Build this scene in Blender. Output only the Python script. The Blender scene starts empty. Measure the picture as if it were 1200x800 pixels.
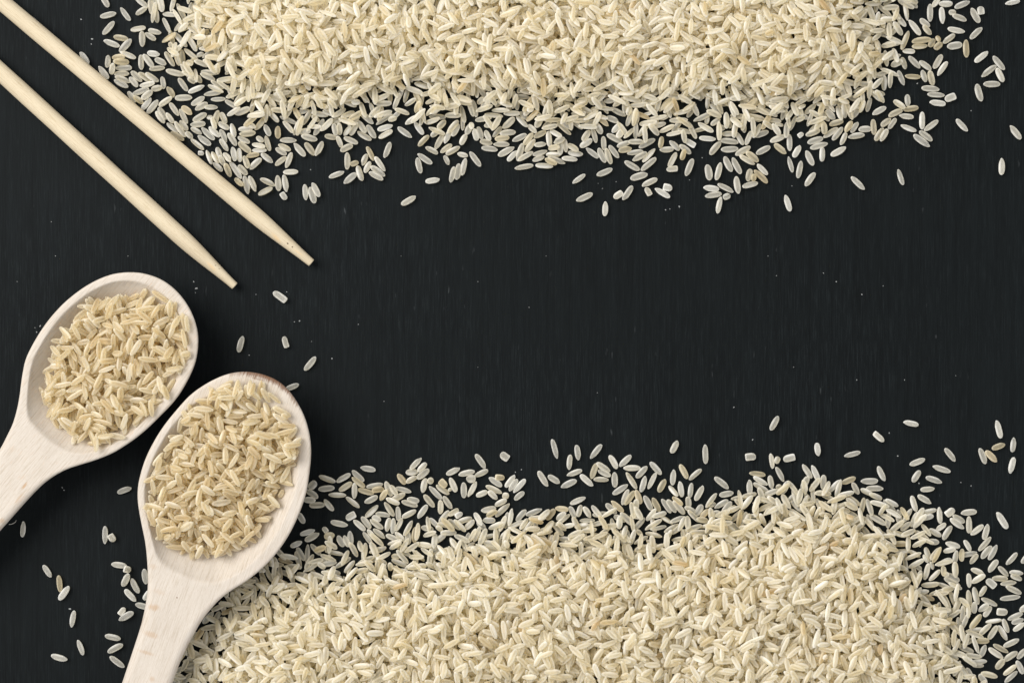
import bpy, bmesh, math, random
import numpy as np
from mathutils import Vector, Matrix

# ------------------------------------------------------------------ camera, world, lamps, exposure
scene = bpy.context.scene
C = scene.collection
PX = 0.0003                      # one photo pixel on the tabletop, metres
CAM_H = 0.66
cam_d = bpy.data.cameras.new("camera")
cam = bpy.data.objects.new("camera", cam_d); C.objects.link(cam)
cam.location = (0, 0, CAM_H)
cam_d.sensor_width = 36.0
cam_d.lens = 36.0 * CAM_H / (1200 * PX)
cam_d.clip_start = 0.01; cam_d.clip_end = 50
cam_d.dof.use_dof = False
scene.camera = cam

world = bpy.data.worlds.new("World"); scene.world = world
world.use_nodes = True
world.node_tree.nodes["Background"].inputs[0].default_value = (1.0, 1.0, 1.0, 1)
world.node_tree.nodes["Background"].inputs[1].default_value = 0.83

def area(name, loc, target, size, power, col):
    l = bpy.data.lights.new(name, 'AREA'); l.shape = 'RECTANGLE'
    l.size, l.size_y = size; l.energy = power; l.color = col
    o = bpy.data.objects.new(name, l); C.objects.link(o)
    o.location = loc
    o.rotation_euler = (Vector(target) - Vector(loc)).to_track_quat('-Z', 'Y').to_euler()
    return o
area("window_light", (-0.90, 0.50, 1.15), (0, 0, 0), (1.0, 1.0), 30.5, (1.0, 0.975, 0.94))

vs = scene.view_settings
vs.view_transform = 'Standard'; vs.look = 'None'; vs.exposure = 0.0; vs.gamma = 1.0
vs.use_curve_mapping = False
scene.cycles.max_bounces = 32; scene.cycles.diffuse_bounces = 28
scene.cycles.transparent_max_bounces = 24; scene.cycles.transmission_bounces = 12

rng = np.random.default_rng(11)
random.seed(5)

def P(px, py, z=0.0):
    """photo pixel -> point of the place at height z above the tabletop"""
    k = (CAM_H - z) / CAM_H
    return ((px - 600) * PX * k, (400 - py) * PX * k, z)

# ------------------------------------------------------------------ materials
def mat(name):
    m = bpy.data.materials.new(name); m.use_nodes = True
    nt = m.node_tree; b = nt.nodes["Principled BSDF"]
    return m, nt, b, nt.links.new
def node(nt, t, **kw):
    n = nt.nodes.new(t)
    for k, v in kw.items(): setattr(n, k, v)
    return n
def ramp(nt, fac, stops):
    r = node(nt, 'ShaderNodeValToRGB'); e = r.color_ramp.elements
    while len(e) < len(stops): e.new(0.5)
    for el, (p, c) in zip(e, stops): el.position = p; el.color = (*c, 1) if len(c) == 3 else c
    nt.links.new(fac, r.inputs[0]); return r
def noise(nt, vec, scale, detail=3, rough=0.55):
    n = node(nt, 'ShaderNodeTexNoise'); n.inputs['Scale'].default_value = scale
    n.inputs['Detail'].default_value = detail; n.inputs['Roughness'].default_value = rough
    nt.links.new(vec, n.inputs['Vector']); return n
def mapping(nt, vec, scale, rot=(0, 0, 0)):
    m = node(nt, 'ShaderNodeMapping'); m.inputs['Scale'].default_value = scale
    m.inputs['Rotation'].default_value = rot
    nt.links.new(vec, m.inputs['Vector']); return m
def mixc(nt, fac, a, b, blend='MIX'):
    m = node(nt, 'ShaderNodeMix', data_type='RGBA', blend_type=blend)
    for s, v in ((m.inputs[0], fac), (m.inputs[6], a), (m.inputs[7], b)):
        if hasattr(v, 'links'): nt.links.new(v, s)
        elif isinstance(v, (int, float)): s.default_value = v
        else: s.default_value = (*v, 1)
    return m.outputs[2]
def math_n(nt, op, a, b=None, clamp=False):
    m = node(nt, 'ShaderNodeMath', operation=op, use_clamp=clamp)
    for s, v in zip(m.inputs, (a, b)):
        if v is None: continue
        if hasattr(v, 'links'): nt.links.new(v, s)
        else: s.default_value = v
    return m.outputs[0]

def board_material():
    m, nt, b, L = mat("black_stained_wood")
    tc = node(nt, 'ShaderNodeTexCoord').outputs['Object']
    fine = noise(nt, mapping(nt, tc, (1, 0.045, 1)).outputs[0], 2300, 4, 0.7)
    mid = noise(nt, mapping(nt, tc, (1, 0.03, 1)).outputs[0], 520, 4, 0.65)
    big = noise(nt, mapping(nt, tc, (1, 0.6, 1)).outputs[0], 8, 5, 0.6)
    amp = ramp(nt, noise(nt, tc, 14, 4, 0.6).outputs[0], [(0.35, (.25, .25, .25)), (0.65, (1, 1, 1))]).outputs[0]
    base = ramp(nt, fine.outputs[0], [(0.28, (0.0026, 0.0034, 0.0038)), (0.52, (0.0044, 0.0060, 0.0066)), (0.80, (0.0150, 0.0187, 0.0198))]).outputs[0]
    base = mixc(nt, amp, (0.0050, 0.0067, 0.0073), base)
    c = mixc(nt, 0.55, base, ramp(nt, mid.outputs[0], [(0.3, (0.55, 0.55, 0.55)), (0.7, (1.3, 1.3, 1.3))]).outputs[0], 'MULTIPLY')
    c = mixc(nt, 0.5, c, ramp(nt, big.outputs[0], [(0.3, (0.75, 0.75, 0.75)), (0.7, (1.25, 1.27, 1.3))]).outputs[0], 'MULTIPLY')
    # worn flecks: short bright scuffs that follow the grain
    sc = noise(nt, mapping(nt, tc, (1, 0.22, 1), (0, 0, 0)).outputs[0], 620, 2, 0.5)
    clump = noise(nt, tc, 38, 2, 0.5)
    f1 = ramp(nt, sc.outputs[0], [(0.70, (0, 0, 0)), (0.80, (1, 1, 1))]).outputs[0]
    f2 = ramp(nt, clump.outputs[0], [(0.50, (0, 0, 0)), (0.68, (1, 1, 1))]).outputs[0]
    f = math_n(nt, 'MULTIPLY', f1, f2)
    c = mixc(nt, math_n(nt, 'MULTIPLY', f, 0.7), c, (0.075, 0.082, 0.085))
    L(c, b.inputs['Base Color'])
    b.inputs['Roughness'].default_value = 0.62
    b.inputs['Specular IOR Level'].default_value = 0.07
    bp = node(nt, 'ShaderNodeBump'); bp.inputs['Strength'].default_value = 0.5; bp.inputs['Distance'].default_value = 0.00015
    L(math_n(nt, 'ADD', fine.outputs[0], mid.outputs[0]), bp.inputs['Height']); L(bp.outputs[0], b.inputs['Normal'])
    return m

def rice_material():
    """half-translucent grain: a clear core that passes light on, a chalkier rim; the piles get their warmth from light passed grain to grain"""
    m, nt, b, L = mat("parboiled_rice")
    nt.nodes.remove(b)
    out = nt.nodes["Material Output"]
    at = node(nt, 'ShaderNodeAttribute', attribute_name="tint").outputs['Fac']
    rim = node(nt, 'ShaderNodeAttribute', attribute_name="rim").outputs['Fac']
    tc = node(nt, 'ShaderNodeTexCoord').outputs['Object']
    ca = ramp(nt, at, [(0.0, (0.985, 0.982, 0.972)), (0.5, (0.985, 0.965, 0.92)), (0.72, (0.90, 0.845, 0.69)), (0.9, (0.90, 0.82, 0.64)), (1.0, (0.84, 0.72, 0.53))]).outputs[0]
    cb = ramp(nt, at, [(0.0, (0.998, 0.948, 0.765)), (0.5, (0.996, 0.918, 0.665)), (0.72, (0.955, 0.855, 0.59)), (0.9, (0.92, 0.79, 0.51)), (1.0, (0.87, 0.69, 0.42))]).outputs[0]
    d = node(nt, 'ShaderNodeBsdfDiffuse'); t = node(nt, 'ShaderNodeBsdfTranslucent'); g = node(nt, 'ShaderNodeBsdfGlossy')
    L(ca, d.inputs['Color']); L(cb, t.inputs['Color']); g.inputs['Roughness'].default_value = 0.38
    share = math_n(nt, 'SUBTRACT', 0.80, math_n(nt, 'MULTIPLY', rim, 0.34))
    mx = node(nt, 'ShaderNodeMixShader'); L(share, mx.inputs[0]); L(d.outputs[0], mx.inputs[1]); L(t.outputs[0], mx.inputs[2])
    fr = node(nt, 'ShaderNodeFresnel'); fr.inputs['IOR'].default_value = 1.38
    m2 = node(nt, 'ShaderNodeMixShader'); L(math_n(nt, 'MULTIPLY', fr.outputs[0], 0.7), m2.inputs[0]); L(mx.outputs[0], m2.inputs[1]); L(g.outputs[0], m2.inputs[2])
    # clear core: part of the light goes straight through, tinted a little at each face
    tr = node(nt, 'ShaderNodeBsdfTransparent')
    L(ramp(nt, at, [(0.0, (1.0, 0.987, 0.95)), (0.6, (1.0, 0.97, 0.885)), (1.0, (0.95, 0.86, 0.68))]).outputs[0], tr.inputs['Color'])
    clear = math_n(nt, 'MULTIPLY', math_n(nt, 'SUBTRACT', 1.0, rim, True), 0.58)
    m3 = node(nt, 'ShaderNodeMixShader'); L(clear, m3.inputs[0]); L(m2.outputs[0], m3.inputs[1]); L(tr.outputs[0], m3.inputs[2])
    L(m3.outputs[0], out.inputs['Surface'])
    return m

def wood_material(name, stains=(), fleck=0.5, tone=(0.515, 0.465, 0.408)):
    """pale beech, grain along the UV's first axis; stains = (x, y, rx, ry, rot, strength, colour) in object space"""
    m, nt, b, L = mat(name)
    uv = node(nt, 'ShaderNodeUVMap', uv_map="grain").outputs[0]
    tco = node(nt, 'ShaderNodeTexCoord').outputs['Object']
    streak = noise(nt, mapping(nt, uv, (0.05, 1, 1)).outputs[0], 2.6, 4, 0.6)
    rays = noise(nt, mapping(nt, uv, (0.16, 1, 1), (0, 0, 0.06)).outputs[0], 1.5, 2, 0.5)
    soft = noise(nt, mapping(nt, uv, (0.25, 1, 1)).outputs[0], 0.16, 3, 0.55)
    pores = noise(nt, mapping(nt, uv, (0.11, 1, 1)).outputs[0], 6.5, 3, 0.6)
    t = np.array(tone)
    c = ramp(nt, streak.outputs[0], [(0.28, tuple(t * (0.78, 0.73, 0.66))), (0.5, tuple(t)), (0.75, tuple(t * (1.03, 1.03, 1.04)))]).outputs[0]
    r = ramp(nt, rays.outputs[0], [(0.61, (0, 0, 0)), (0.72, (1, 1, 1))]).outputs[0]
    c = mixc(nt, math_n(nt, 'MULTIPLY', r, fleck), c, (0.50, 0.37, 0.27))
    c = mixc(nt, 0.6, c, ramp(nt, pores.outputs[0], [(0.30, (0.80, 0.76, 0.70)), (0.50, (1, 1, 1))]).outputs[0], 'MULTIPLY')
    c = mixc(nt, 0.6, c, ramp(nt, soft.outputs[0], [(0.3, (0.88, 0.86, 0.84)), (0.7, (1.05, 1.05, 1.05))]).outputs[0], 'MULTIPLY')
    for (x, y, rx, ry, rot, st, col) in stains:
        mp = node(nt, 'ShaderNodeMapping', vector_type='TEXTURE')
        mp.inputs['Location'].default_value = (x, y, 0); mp.inputs['Rotation'].default_value = (0, 0, rot)
        mp.inputs['Scale'].default_value = (rx, ry, 1000)
        L(tco, mp.inputs['Vector'])
        ln = node(nt, 'ShaderNodeVectorMath', operation='LENGTH'); L(mp.outputs[0], ln.inputs[0])
        wob = math_n(nt, 'ADD', ln.outputs['Value'], math_n(nt, 'MULTIPLY', math_n(nt, 'SUBTRACT', streak.outputs[0], 0.5), 1.6))
        f = ramp(nt, wob, [(0.35, (1, 1, 1)), (1.0, (0, 0, 0))]).outputs[0]
        c = mixc(nt, math_n(nt, 'MULTIPLY', f, st), c, col)
    L(c, b.inputs['Base Color'])
    b.inputs['Roughness'].default_value = 0.7
    b.inputs['Specular IOR Level'].default_value = 0.25
    bp = node(nt, 'ShaderNodeBump'); bp.inputs['Strength'].default_value = 0.35; bp.inputs['Distance'].default_value = 0.0003
    L(streak.outputs[0], bp.inputs['Height']); L(bp.outputs[0], b.inputs['Normal'])
    return m

RICE = rice_material()

# ------------------------------------------------------------------ helpers
def mesh_obj(name, verts, faces, material, parent=None, smooth=True):
    me = bpy.data.meshes.new(name)
    me.from_pydata([tuple(v) for v in verts], [], faces); me.update()
    if smooth: me.polygons.foreach_set('use_smooth', [True] * len(me.polygons))
    me.materials.append(material)
    o = bpy.data.objects.new(name, me); C.objects.link(o); o.parent = parent
    return o
def tag(o, label=None, cat=None, group=None, kind=None):
    for k, v in (('label', label), ('category', cat), ('group', group), ('kind', kind)):
        if v: o[k] = v
    return o
def empty(name, loc):
    o = bpy.data.objects.new(name, None); C.objects.link(o); o.location = loc
    o.empty_display_size = 0.01
    return o

# ------------------------------------------------------------------ the setting: a black wooden board
def board():
    bm = bmesh.new()
    bmesh.ops.create_cube(bm, size=1.0)
    for v in bm.verts:
        v.co.x *= 0.62; v.co.y *= 0.50; v.co.z = v.co.z * 0.018 - 0.009
    bmesh.ops.bevel(bm, geom=list(bm.edges), offset=0.0012, segments=2, affect='EDGES')
    me = bpy.data.meshes.new("tabletop"); bm.to_mesh(me); bm.free()
    me.materials.append(board_material())
    o = bpy.data.objects.new("tabletop", me); C.objects.link(o)
    tag(o, "black stained wooden board with fine upright grain under everything", kind='structure')
board()
# ------------------------------------------------------------------ wooden spoons
def chaikin(p, n=2, closed=False):
    p = np.array(p, float)
    for _ in range(n):
        q = np.empty((2 * (len(p) - 1), 2)); q[0::2] = .75 * p[:-1] + .25 * p[1:]; q[1::2] = .25 * p[:-1] + .75 * p[1:]
        p = np.vstack([p[:1], q, p[-1:]])
    return p
def seg_dist(pts, poly):
    a = poly[:-1]; d = poly[1:] - a; l2 = np.maximum((d ** 2).sum(1), 1e-12)
    w = pts[:, None, :] - a[None]
    t = np.clip((w * d).sum(-1) / l2, 0, 1)
    return np.sqrt(((w - t[..., None] * d) ** 2).sum(-1)).min(1)
def sstep(x): x = np.clip(x, 0, 1); return x * x * (3 - 2 * x)

class Spoon:
    """all plan coordinates in photo pixels (0.3 mm); heights in pixels too"""
    def __init__(s, outline, axis, centre, R, rim, depth, zr):
        s.poly = chaikin(outline, 3); s.d = np.array(axis) / np.hypot(*axis); s.n = np.array((-s.d[1], s.d[0]))
        s.c = np.array(centre, float); s.R = R; s.rim = rim; s.depth = depth; s.zr0 = zr
        q = s.poly @ s.d; s.s0 = q.min(); s.s1 = q.max()
    def rimz(s, S):
        u = (S - s.s0)                       # px from the tip
        return s.zr0 + 5 * np.exp(-((u - 5) / 45) ** 2) - 0.03 * np.clip(u - 230, 0, None)
    def top(s, pts):
        S = pts @ s.d
        ed = seg_dist(pts, s.poly)
        rimw = s.rim(pts)
        a = ed - rimw
        b = .62 * (s.R + 3 - np.hypot(*(pts - s.c).T))
        k = 12.0                             # smooth minimum of rim distance and neck circle
        h = np.clip(.5 + .5 * (b - a) / k, 0, 1); e = b * (1 - h) + a * h - k * h * (1 - h)
        f = np.clip(e / 78.0, 0, 1)
        dep = s.depth * (1 - (1 - f) ** 2.3) ** 0.85
        z = s.rimz(S) - dep
        u = S - s.s0
        r = 3.4 + 6 * sstep((u - 235) / 90)
        x = np.clip(1 - ed / r, 0, 1)
        z = z - r * .8 * (1 - np.sqrt(np.clip(1 - x * x, 0, 1)))
        return z
    def build(s, name, label, group, material):
        st = np.concatenate([s.s0 + 34 * (1 - np.cos(np.linspace(0.06, np.pi / 2, 22))), np.linspace(s.s0 + 36, s.s1 - 1, 150)])
        NT = 81; v = np.sin(np.linspace(-np.pi / 2, np.pi / 2, NT)); v = 0.75 * v + 0.25 * np.linspace(-1, 1, NT)
        lat = s.poly @ s.n; al = s.poly @ s.d
        rows = []
        for q in st:
            x = []
            for i in range(len(al) - 1):
                if (al[i] - q) * (al[i + 1] - q) <= 0 and al[i] != al[i + 1]:
                    t = (q - al[i]) / (al[i + 1] - al[i]); x.append(lat[i] + t * (lat[i + 1] - lat[i]))
            rows.append((min(x), max(x)))
        rows = np.array(rows)
        cl = rows.mean(1); hw = (rows[:, 1] - rows[:, 0]) / 2
        Sg = np.repeat(st[:, None], NT, 1); Tg = cl[:, None] + hw[:, None] * v
        pts = Sg[..., None] * s.d + Tg[..., None] * s.n
        zt = s.top(pts.reshape(-1, 2)).reshape(Sg.shape)
        u = st - s.s0
        zr = s.rimz(st)
        bump = np.sqrt(np.clip(1 - ((u - 118) / 128.0) ** 2, 0, 1))
        bump = np.maximum(bump, 0) * (u < 118) + (u >= 118) * (1 - sstep((u - 118) / 190.0))
        thick = 9 + (zr - 10) * bump + 12 * sstep((u - 200) / 80) * (1 - bump)
        zedge = np.minimum(zt[:, 0], zt[:, -1])
        zb = zedge[:, None] - (thick - (zr - zedge))[:, None] * np.power(np.clip(1 - np.abs(v) ** 2.3, 0, 1), 1 / 2.1)[None]
        zb = np.maximum(zb, 0.15)
        ox, oy = s.c
        base = Vector(P(ox, oy, 0))
        V = []; UV = []
        def add(pp, z, S, T):
            w = P(pp[0], pp[1], z * PX); V.append((w[0] - base.x, w[1] - base.y, w[2])); UV.append(((S - s.s0) * .3, T * .3))
        M = 2 * NT - 2
        for i in range(len(st)):
            for j in range(NT): add(pts[i, j], zt[i, j], Sg[i, j], Tg[i, j])
            for j in range(NT - 2, 0, -1): add(pts[i, j], zb[i, j], Sg[i, j], Tg[i, j] + 40)
        F = []
        for i in range(len(st) - 1):
            for j in range(M):
                k = (j + 1) % M
                F.append((i * M + j, i * M + k, (i + 1) * M + k, (i + 1) * M + j))
        caps = [tuple(range(M)), tuple((len(st) - 1) * M + j for j in reversed(range(M)))]
        V = np.array(V)
        # flip if normals point inward
        tmp = bpy.data.meshes.new("t"); tmp.from_pydata([tuple(x) for x in V], [], F + caps); tmp.update()
        bm = bmesh.new(); bm.from_mesh(tmp); bmesh.ops.recalc_face_normals(bm, faces=bm.faces); bm.to_mesh(tmp); bm.free()
        nrm = np.array([x.normal[:] for x in tmp.vertices])
        polys = [tuple(p.vertices) for p in tmp.polygons]
        root = empty(name, base); tag(root, label, "spoon", group)
        cut = s.cut * M
        for part, test in (("bowl", lambda f: min(f) < cut), ("handle", lambda f: min(f) >= cut)):
            ff = [f for f in polys if test(f)]
            used = sorted({i for f in ff for i in f}); ix = {g: l for l, g in enumerate(used)}
            o = mesh_obj(part, V[used], [tuple(ix[i] for i in f) for f in ff], material, root)
            me = o.data
            uvl = me.uv_layers.new(name="grain")
            for lp in me.loops: uvl.data[lp.index].uv = UV[used[lp.vertex_index]]
            me.normals_split_custom_set_from_vertices([tuple(nrm[i]) for i in used])
        bpy.data.meshes.remove(tmp)
        return root

out1 = [(-95, 646), (-80, 630), (-40, 580), (-15, 548), (0, 527), (10, 507), (15, 497), (20, 480), (23, 464), (25, 447), (27, 434), (30, 420), (39, 402), (50, 384), (64, 366),
        (80, 350), (103, 333), (127, 322), (145, 319), (160, 319), (172, 321), (187, 326), (201, 335), (213, 347), (223, 362), (230, 379), (233, 397), (231, 418), (226, 434),
        (214, 457), (202, 473), (188, 487), (173, 502), (157, 515), (145, 523), (132, 531), (112, 539), (95, 544), (76, 550), (56, 562), (41, 576), (22, 597), (0, 622), (-30, 655), (-45, 673), (-58, 688)]
out2 = [(110, 900), (128, 845), (143, 800), (153, 770), (163, 740), (168, 722), (172, 700), (173.5, 685), (173, 666), (172, 650), (170, 633), (166, 615), (162, 593), (161, 580), (162, 566),
        (166, 550), (172, 533), (182, 514), (193, 497), (207, 480), (222, 463), (240, 450), (260, 440), (275, 436), (290, 435), (308, 438), (325, 445), (338, 456), (348, 470), (356, 485),
        (361, 500), (364, 515), (365, 533), (362, 560), (359, 578), (353, 596), (344, 617), (333, 636), (320, 653), (307, 666), (290, 680), (273, 690), (258, 701), (247, 713), (236, 727),
        (227, 743), (213, 770), (202, 800), (186, 845), (168, 900)]
sp1 = Spoon(out1, (-0.64, 0.768), (125, 428), 108, lambda p: 8.5 + 2 * sstep((p[:, 0] - 150) / 60), 40, 62)
sp2 = Spoon(out2, (-0.351, 0.936), (258, 572), 108.5, lambda p: 8.0 + 5.5 * sstep((p[:, 0] - 200) / 120), 40, 64)
sp1.cut = 120; sp2.cut = 102
def local(sp, px, py):
    b = P(*sp.c); q = P(px, py, 0.018); return q[0] - b[0], q[1] - b[1]
TAN = (0.40, 0.26, 0.15); BURN = (0.13, 0.06, 0.028)
st2 = []
for px, py, rx, ry, rot, k, col in ((181, 711, 9, 4.5, -.1, .55, TAN), (177, 743, 11, 4.5, -.35, .45, TAN), (171, 764, 12, 2.6, -.3, .4, TAN), (187, 693, 9, 4, -.3, .2, TAN),
                                    (180, 663, 6, 4, -.3, .25, TAN), (178, 795, 4, 4, 0, .4, TAN), (208, 699.5, 1.2, 1.2, 0, .8, BURN)):
    x, y = local(sp2, px, py); st2.append((x, y, rx * PX, ry * PX, rot, k, col))
for px, py, rx, ry, rot, k in ((300, 437.5, 24, 5.5, -.2, .85), (319, 443, 20, 6.0, -.4, .9), (334, 453, 18, 5.5, -.72, .85), (346, 467, 16, 4.5, -.95, .55), (278, 436.5, 18, 4.5, .05, .45), (304, 444, 12, 1.6, -.25, .5)):
    x, y = local(sp2, px, py); st2.append((x, y, rx * PX, ry * PX, rot, k, BURN))
st1 = []
for px, py, rx, ry, rot, k in ((29, 569, 6, 2.2, .9, .8), (2, 610, 4, 4, 0, .4), (22, 584, 9, 2.5, .9, .35)):
    x, y = local(sp1, px, py); st1.append((x, y, rx * PX, ry * PX, rot, k, TAN))
GS = "wooden spoons heaped with rice"
sp1.build("wooden_spoon", "pale wooden spoon pointing to the chopstick tips, its grainy handle running off the left edge", GS, wood_material("beech_wood", st1, 0.5))
sp2.build("wooden_spoon", "pale wooden spoon with a scorched brown rim and tan stains on its handle", GS, wood_material("stained_beech_wood", st2, 0.12))

# ------------------------------------------------------------------ chopsticks
def chopstick(label, a, b, r_px, r_tip, taper, stains):
    """a = far end, b = tip (photo pixels); taper = pixels over which it narrows"""
    a = np.array(a, float); b = np.array(b, float); d = (b - a); Ln = np.hypot(*d); d /= Ln; n = np.array((-d[1], d[0]))
    root = empty("chopstick", P(*b)); base = Vector(P(*b))
    tag(root, label, "chopstick", "bamboo chopsticks")
    x, y, k = 0, 0, 0
    mst = []
    for (px, py, rx, ry, rot, kk, col) in stains:
        q = P(px, py, 2 * r_px * PX * .7); mst.append((q[0] - base.x, q[1] - base.y, rx * PX, ry * PX, rot, kk, col))
    m = wood_material("bamboo", mst, 0.34, (0.54, 0.465, 0.335))
    NS = 28
    def tube(name, stations, cap0, cap1):
        V = []; F = []; UV = []
        for (t, r) in stations:
            c = a + d * t
            for j in range(NS):
                th = 2 * math.pi * j / NS
                px_, py_ = c + n * r * math.cos(th)
                z = r_px + r * math.sin(th) + 0.1
                w = P(px_, py_, z * PX); V.append((w[0] - base.x, w[1] - base.y, w[2])); UV.append((t * .3, (j if j <= NS / 2 else NS - j) * r_px * .3 * 2 * math.pi / NS))
        for i in range(len(stations) - 1):
            for j in range(NS):
                k = (j + 1) % NS; F.append((i * NS + j, (i + 1) * NS + j, (i + 1) * NS + k, i * NS + k))
        if cap0: F.append(tuple(range(NS)))
        if cap1: F.append(tuple((len(stations) - 1) * NS + j for j in reversed(range(NS))))
        o = mesh_obj(name, V, F, m, root)
        if cap0: o.data.polygons[len(F) - 1 - int(cap1)].use_smooth = False
        if cap1: o.data.polygons[-1].use_smooth = False
        uvl = o.data.uv_layers.new(name="grain")
        for lp in o.data.loops: uvl.data[lp.index].uv = UV[lp.vertex_index]
        return o
    wob = lambda t: 1 + 0.012 * math.sin(t * .021 + a[1]) + 0.008 * math.sin(t * .063)
    rad = lambda t: (r_tip + (r_px - r_tip) * float(sstep(np.array((Ln - t) / taper))) ** .8) * wob(t)
    T0 = Ln - taper
    tube("shaft", [(0, r_px * .9), (1, r_px)] + [(t, rad(t)) for t in np.linspace(4, T0, 40)], True, False)
    tube("tapered_tip", [(t, rad(t)) for t in np.linspace(T0, Ln - 1.2, 26)] + [(Ln - .4, rad(Ln) * .97), (Ln, rad(Ln) * .86)], False, True)
    return root
d1 = np.array((365 - 6, 308 - 6.)) ; d1 /= np.hypot(*d1)
d2 = np.array((275.3, 335.3 - 84.)); d2 /= np.hypot(*d2)
DK = (0.07, 0.04, 0.02); HON = (0.62, 0.43, 0.22)
e1 = np.array((365.2, 308.2)); e2 = np.array((275.3, 335.3))
chopstick("pale bamboo chopstick nearest the rice with two dark specks by its tip", e1 - d1 * 640, e1, 9.9, 4.9, 92,
          [(337.5, 285.5, 1.3, 1.3, 0, .95, DK), (343, 289.5, 1.3, 1.2, 0, .95, DK), (324, 279, 9, 3, -.75, .5, HON), (350, 296, 8, 1, -.6, .5, HON)])
chopstick("pale bamboo chopstick nearest the spoons, lying apart from all rice", e2 - d2 * 560, e2, 10.4, 4.7, 92,
          [(248, 312, 9, 2.6, -.75, .45, HON), (253, 311, 1.2, .8, 0, .8, DK), (257, 315, 1.1, .8, 0, .6, DK)])

# ------------------------------------------------------------------ rice grains: shapes
def grain_shape(kind, rs, seg=8, rings=7):
    """unit grain: x in -0.5..0.5, y and z half-width 0.5"""
    lo, hi = -1.0, 1.0
    if kind == 'broken':
        hi = rs.uniform(0.55, 0.8)
    us = -np.cos(np.linspace(0, np.pi, rings + 2))
    p1 = rs.uniform(2.3, 3.8); p2 = rs.uniform(2.1, 3.4); notch = rs.uniform(0.0, 0.5) if rs.random() < .75 else 0; bend = rs.uniform(-.10, .10)
    skew = rs.uniform(-.12, .12)
    V = []; tail = []
    U = us[1:-1]
    if kind == 'broken':
        U = np.concatenate([U[:-3], [0.72, .93, 1.0]])
    ph = rs.uniform(0, 2 * np.pi)
    for u in U:
        if kind == 'broken': prof = (1 - max(0, -u) ** p1) ** .5 * (1.0 if u < .9 else (.9 if u < .97 else .66))
        else: prof = (1 - abs(u) ** (p1 if u < 0 else p2)) ** (.5 if u < 0 else .55)
        for j in range(seg):
            th = 2 * np.pi * j / seg
            cy, cz = np.cos(th), np.sin(th)
            ry = np.sign(cy) * abs(cy) ** .85; rz = np.sign(cz) * abs(cz) ** .9
            k = 1.0
            if notch and u > .45 and cy > 0.2 and kind != 'broken': k -= notch * np.clip((u - .45) / .4, 0, 1) * cy
            rip = 1 + .035 * np.sin(3 * th + ph + 2 * u)
            V.append((u * .5 + (skew * .25 * ry * prof if kind == 'broken' else 0), (ry * prof * k * rip + bend * (u * u - .4) * 1.2) * .5, rz * prof * rip * .5))
    n = len(U); F = []
    for i in range(n - 1):
        for j in range(seg):
            k = (j + 1) % seg; F.append((i * seg + j, i * seg + k, (i + 1) * seg + k, (i + 1) * seg + j))
    a = len(V); V.append((-.5, bend * .6 * .5 * 1.2, 0)); 
    b = len(V); V.append((.5 if kind != 'broken' else .5 + rs.uniform(-.02, .03), bend * .36 if kind != 'broken' else 0, 0))
    for j in range(seg):
        k = (j + 1) % seg
        F.append((a, k, j)); F.append((b, (n - 1) * seg + j, (n - 1) * seg + k))
    return np.array(V), F
def rim_of(v):
    return np.clip((np.abs(v[:, 1]) * 2) ** 2 + (np.abs(v[:, 0]) * 2) ** 8 * .9, 0, 1)
rs = np.random.default_rng(3)
BULK = [grain_shape('whole', rs) for _ in range(14)]
BULK_F = BULK[0][1]
def rot_matrix(yaw, slope, roll):
    cy, sy = math.cos(yaw), math.sin(yaw)
    n = math.sqrt(1 + slope * slope); cp, sp_ = 1 / n, slope / n
    X = np.array((cy * cp, sy * cp, sp_)); Y0 = np.array((-sy, cy, 0)); Z0 = np.cross(X, Y0)
    c, s = math.cos(roll), math.sin(roll)
    return np.stack([X, c * Y0 + s * Z0, -s * Y0 + c * Z0], 1)

# ------------------------------------------------------------------ laying the grains: a height field in photo pixels
GX0, GY0, GX1, GY1 = -80, -90, 1290, 900
H = np.zeros((GY1 - GY0, GX1 - GX0), np.float32)
AX = np.linspace(-.46, .46, 10); SHAPE = 1 - np.sqrt(1 - (AX / .5) ** 2)
LT = np.array((-.26, 0, .26))
PI_, PJ_ = np.meshgrid(np.arange(5), np.arange(5, 10), indexing='ij'); PI_ = PI_.ravel(); PJ_ = PJ_.ravel()
def settle(xs, ys, yaw, L, W, T):
    """resting height and slope for candidate positions (arrays)"""
    c, s = np.cos(yaw), np.sin(yaw)
    U = AX[None, :] * L
    X = xs[:, None, None] + (U * c[:, None])[:, :, None] - (LT[None, None] * W * s[:, None, None])
    Y = ys[:, None, None] + (U * s[:, None])[:, :, None] + (LT[None, None] * W * c[:, None, None])
    xi = np.clip((X - GX0).astype(int), 0, H.shape[1] - 1); yi = np.clip((Y - GY0).astype(int), 0, H.shape[0] - 1)
    h = H[yi, xi].mean(2) * .55 + H[yi, xi].max(2) * .45
    g = h + T / 2 * SHAPE
    gi, gj = g[:, PI_], g[:, PJ_]; ui, uj = AX[PI_] * L, AX[PJ_] * L
    m = (gj - gi) / (uj - ui); z0 = gi - m * ui
    k = z0.argmax(1); r = np.arange(len(xs))
    return z0[r, k] + T / 2, np.clip(m[r, k], -.75, .75)
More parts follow.
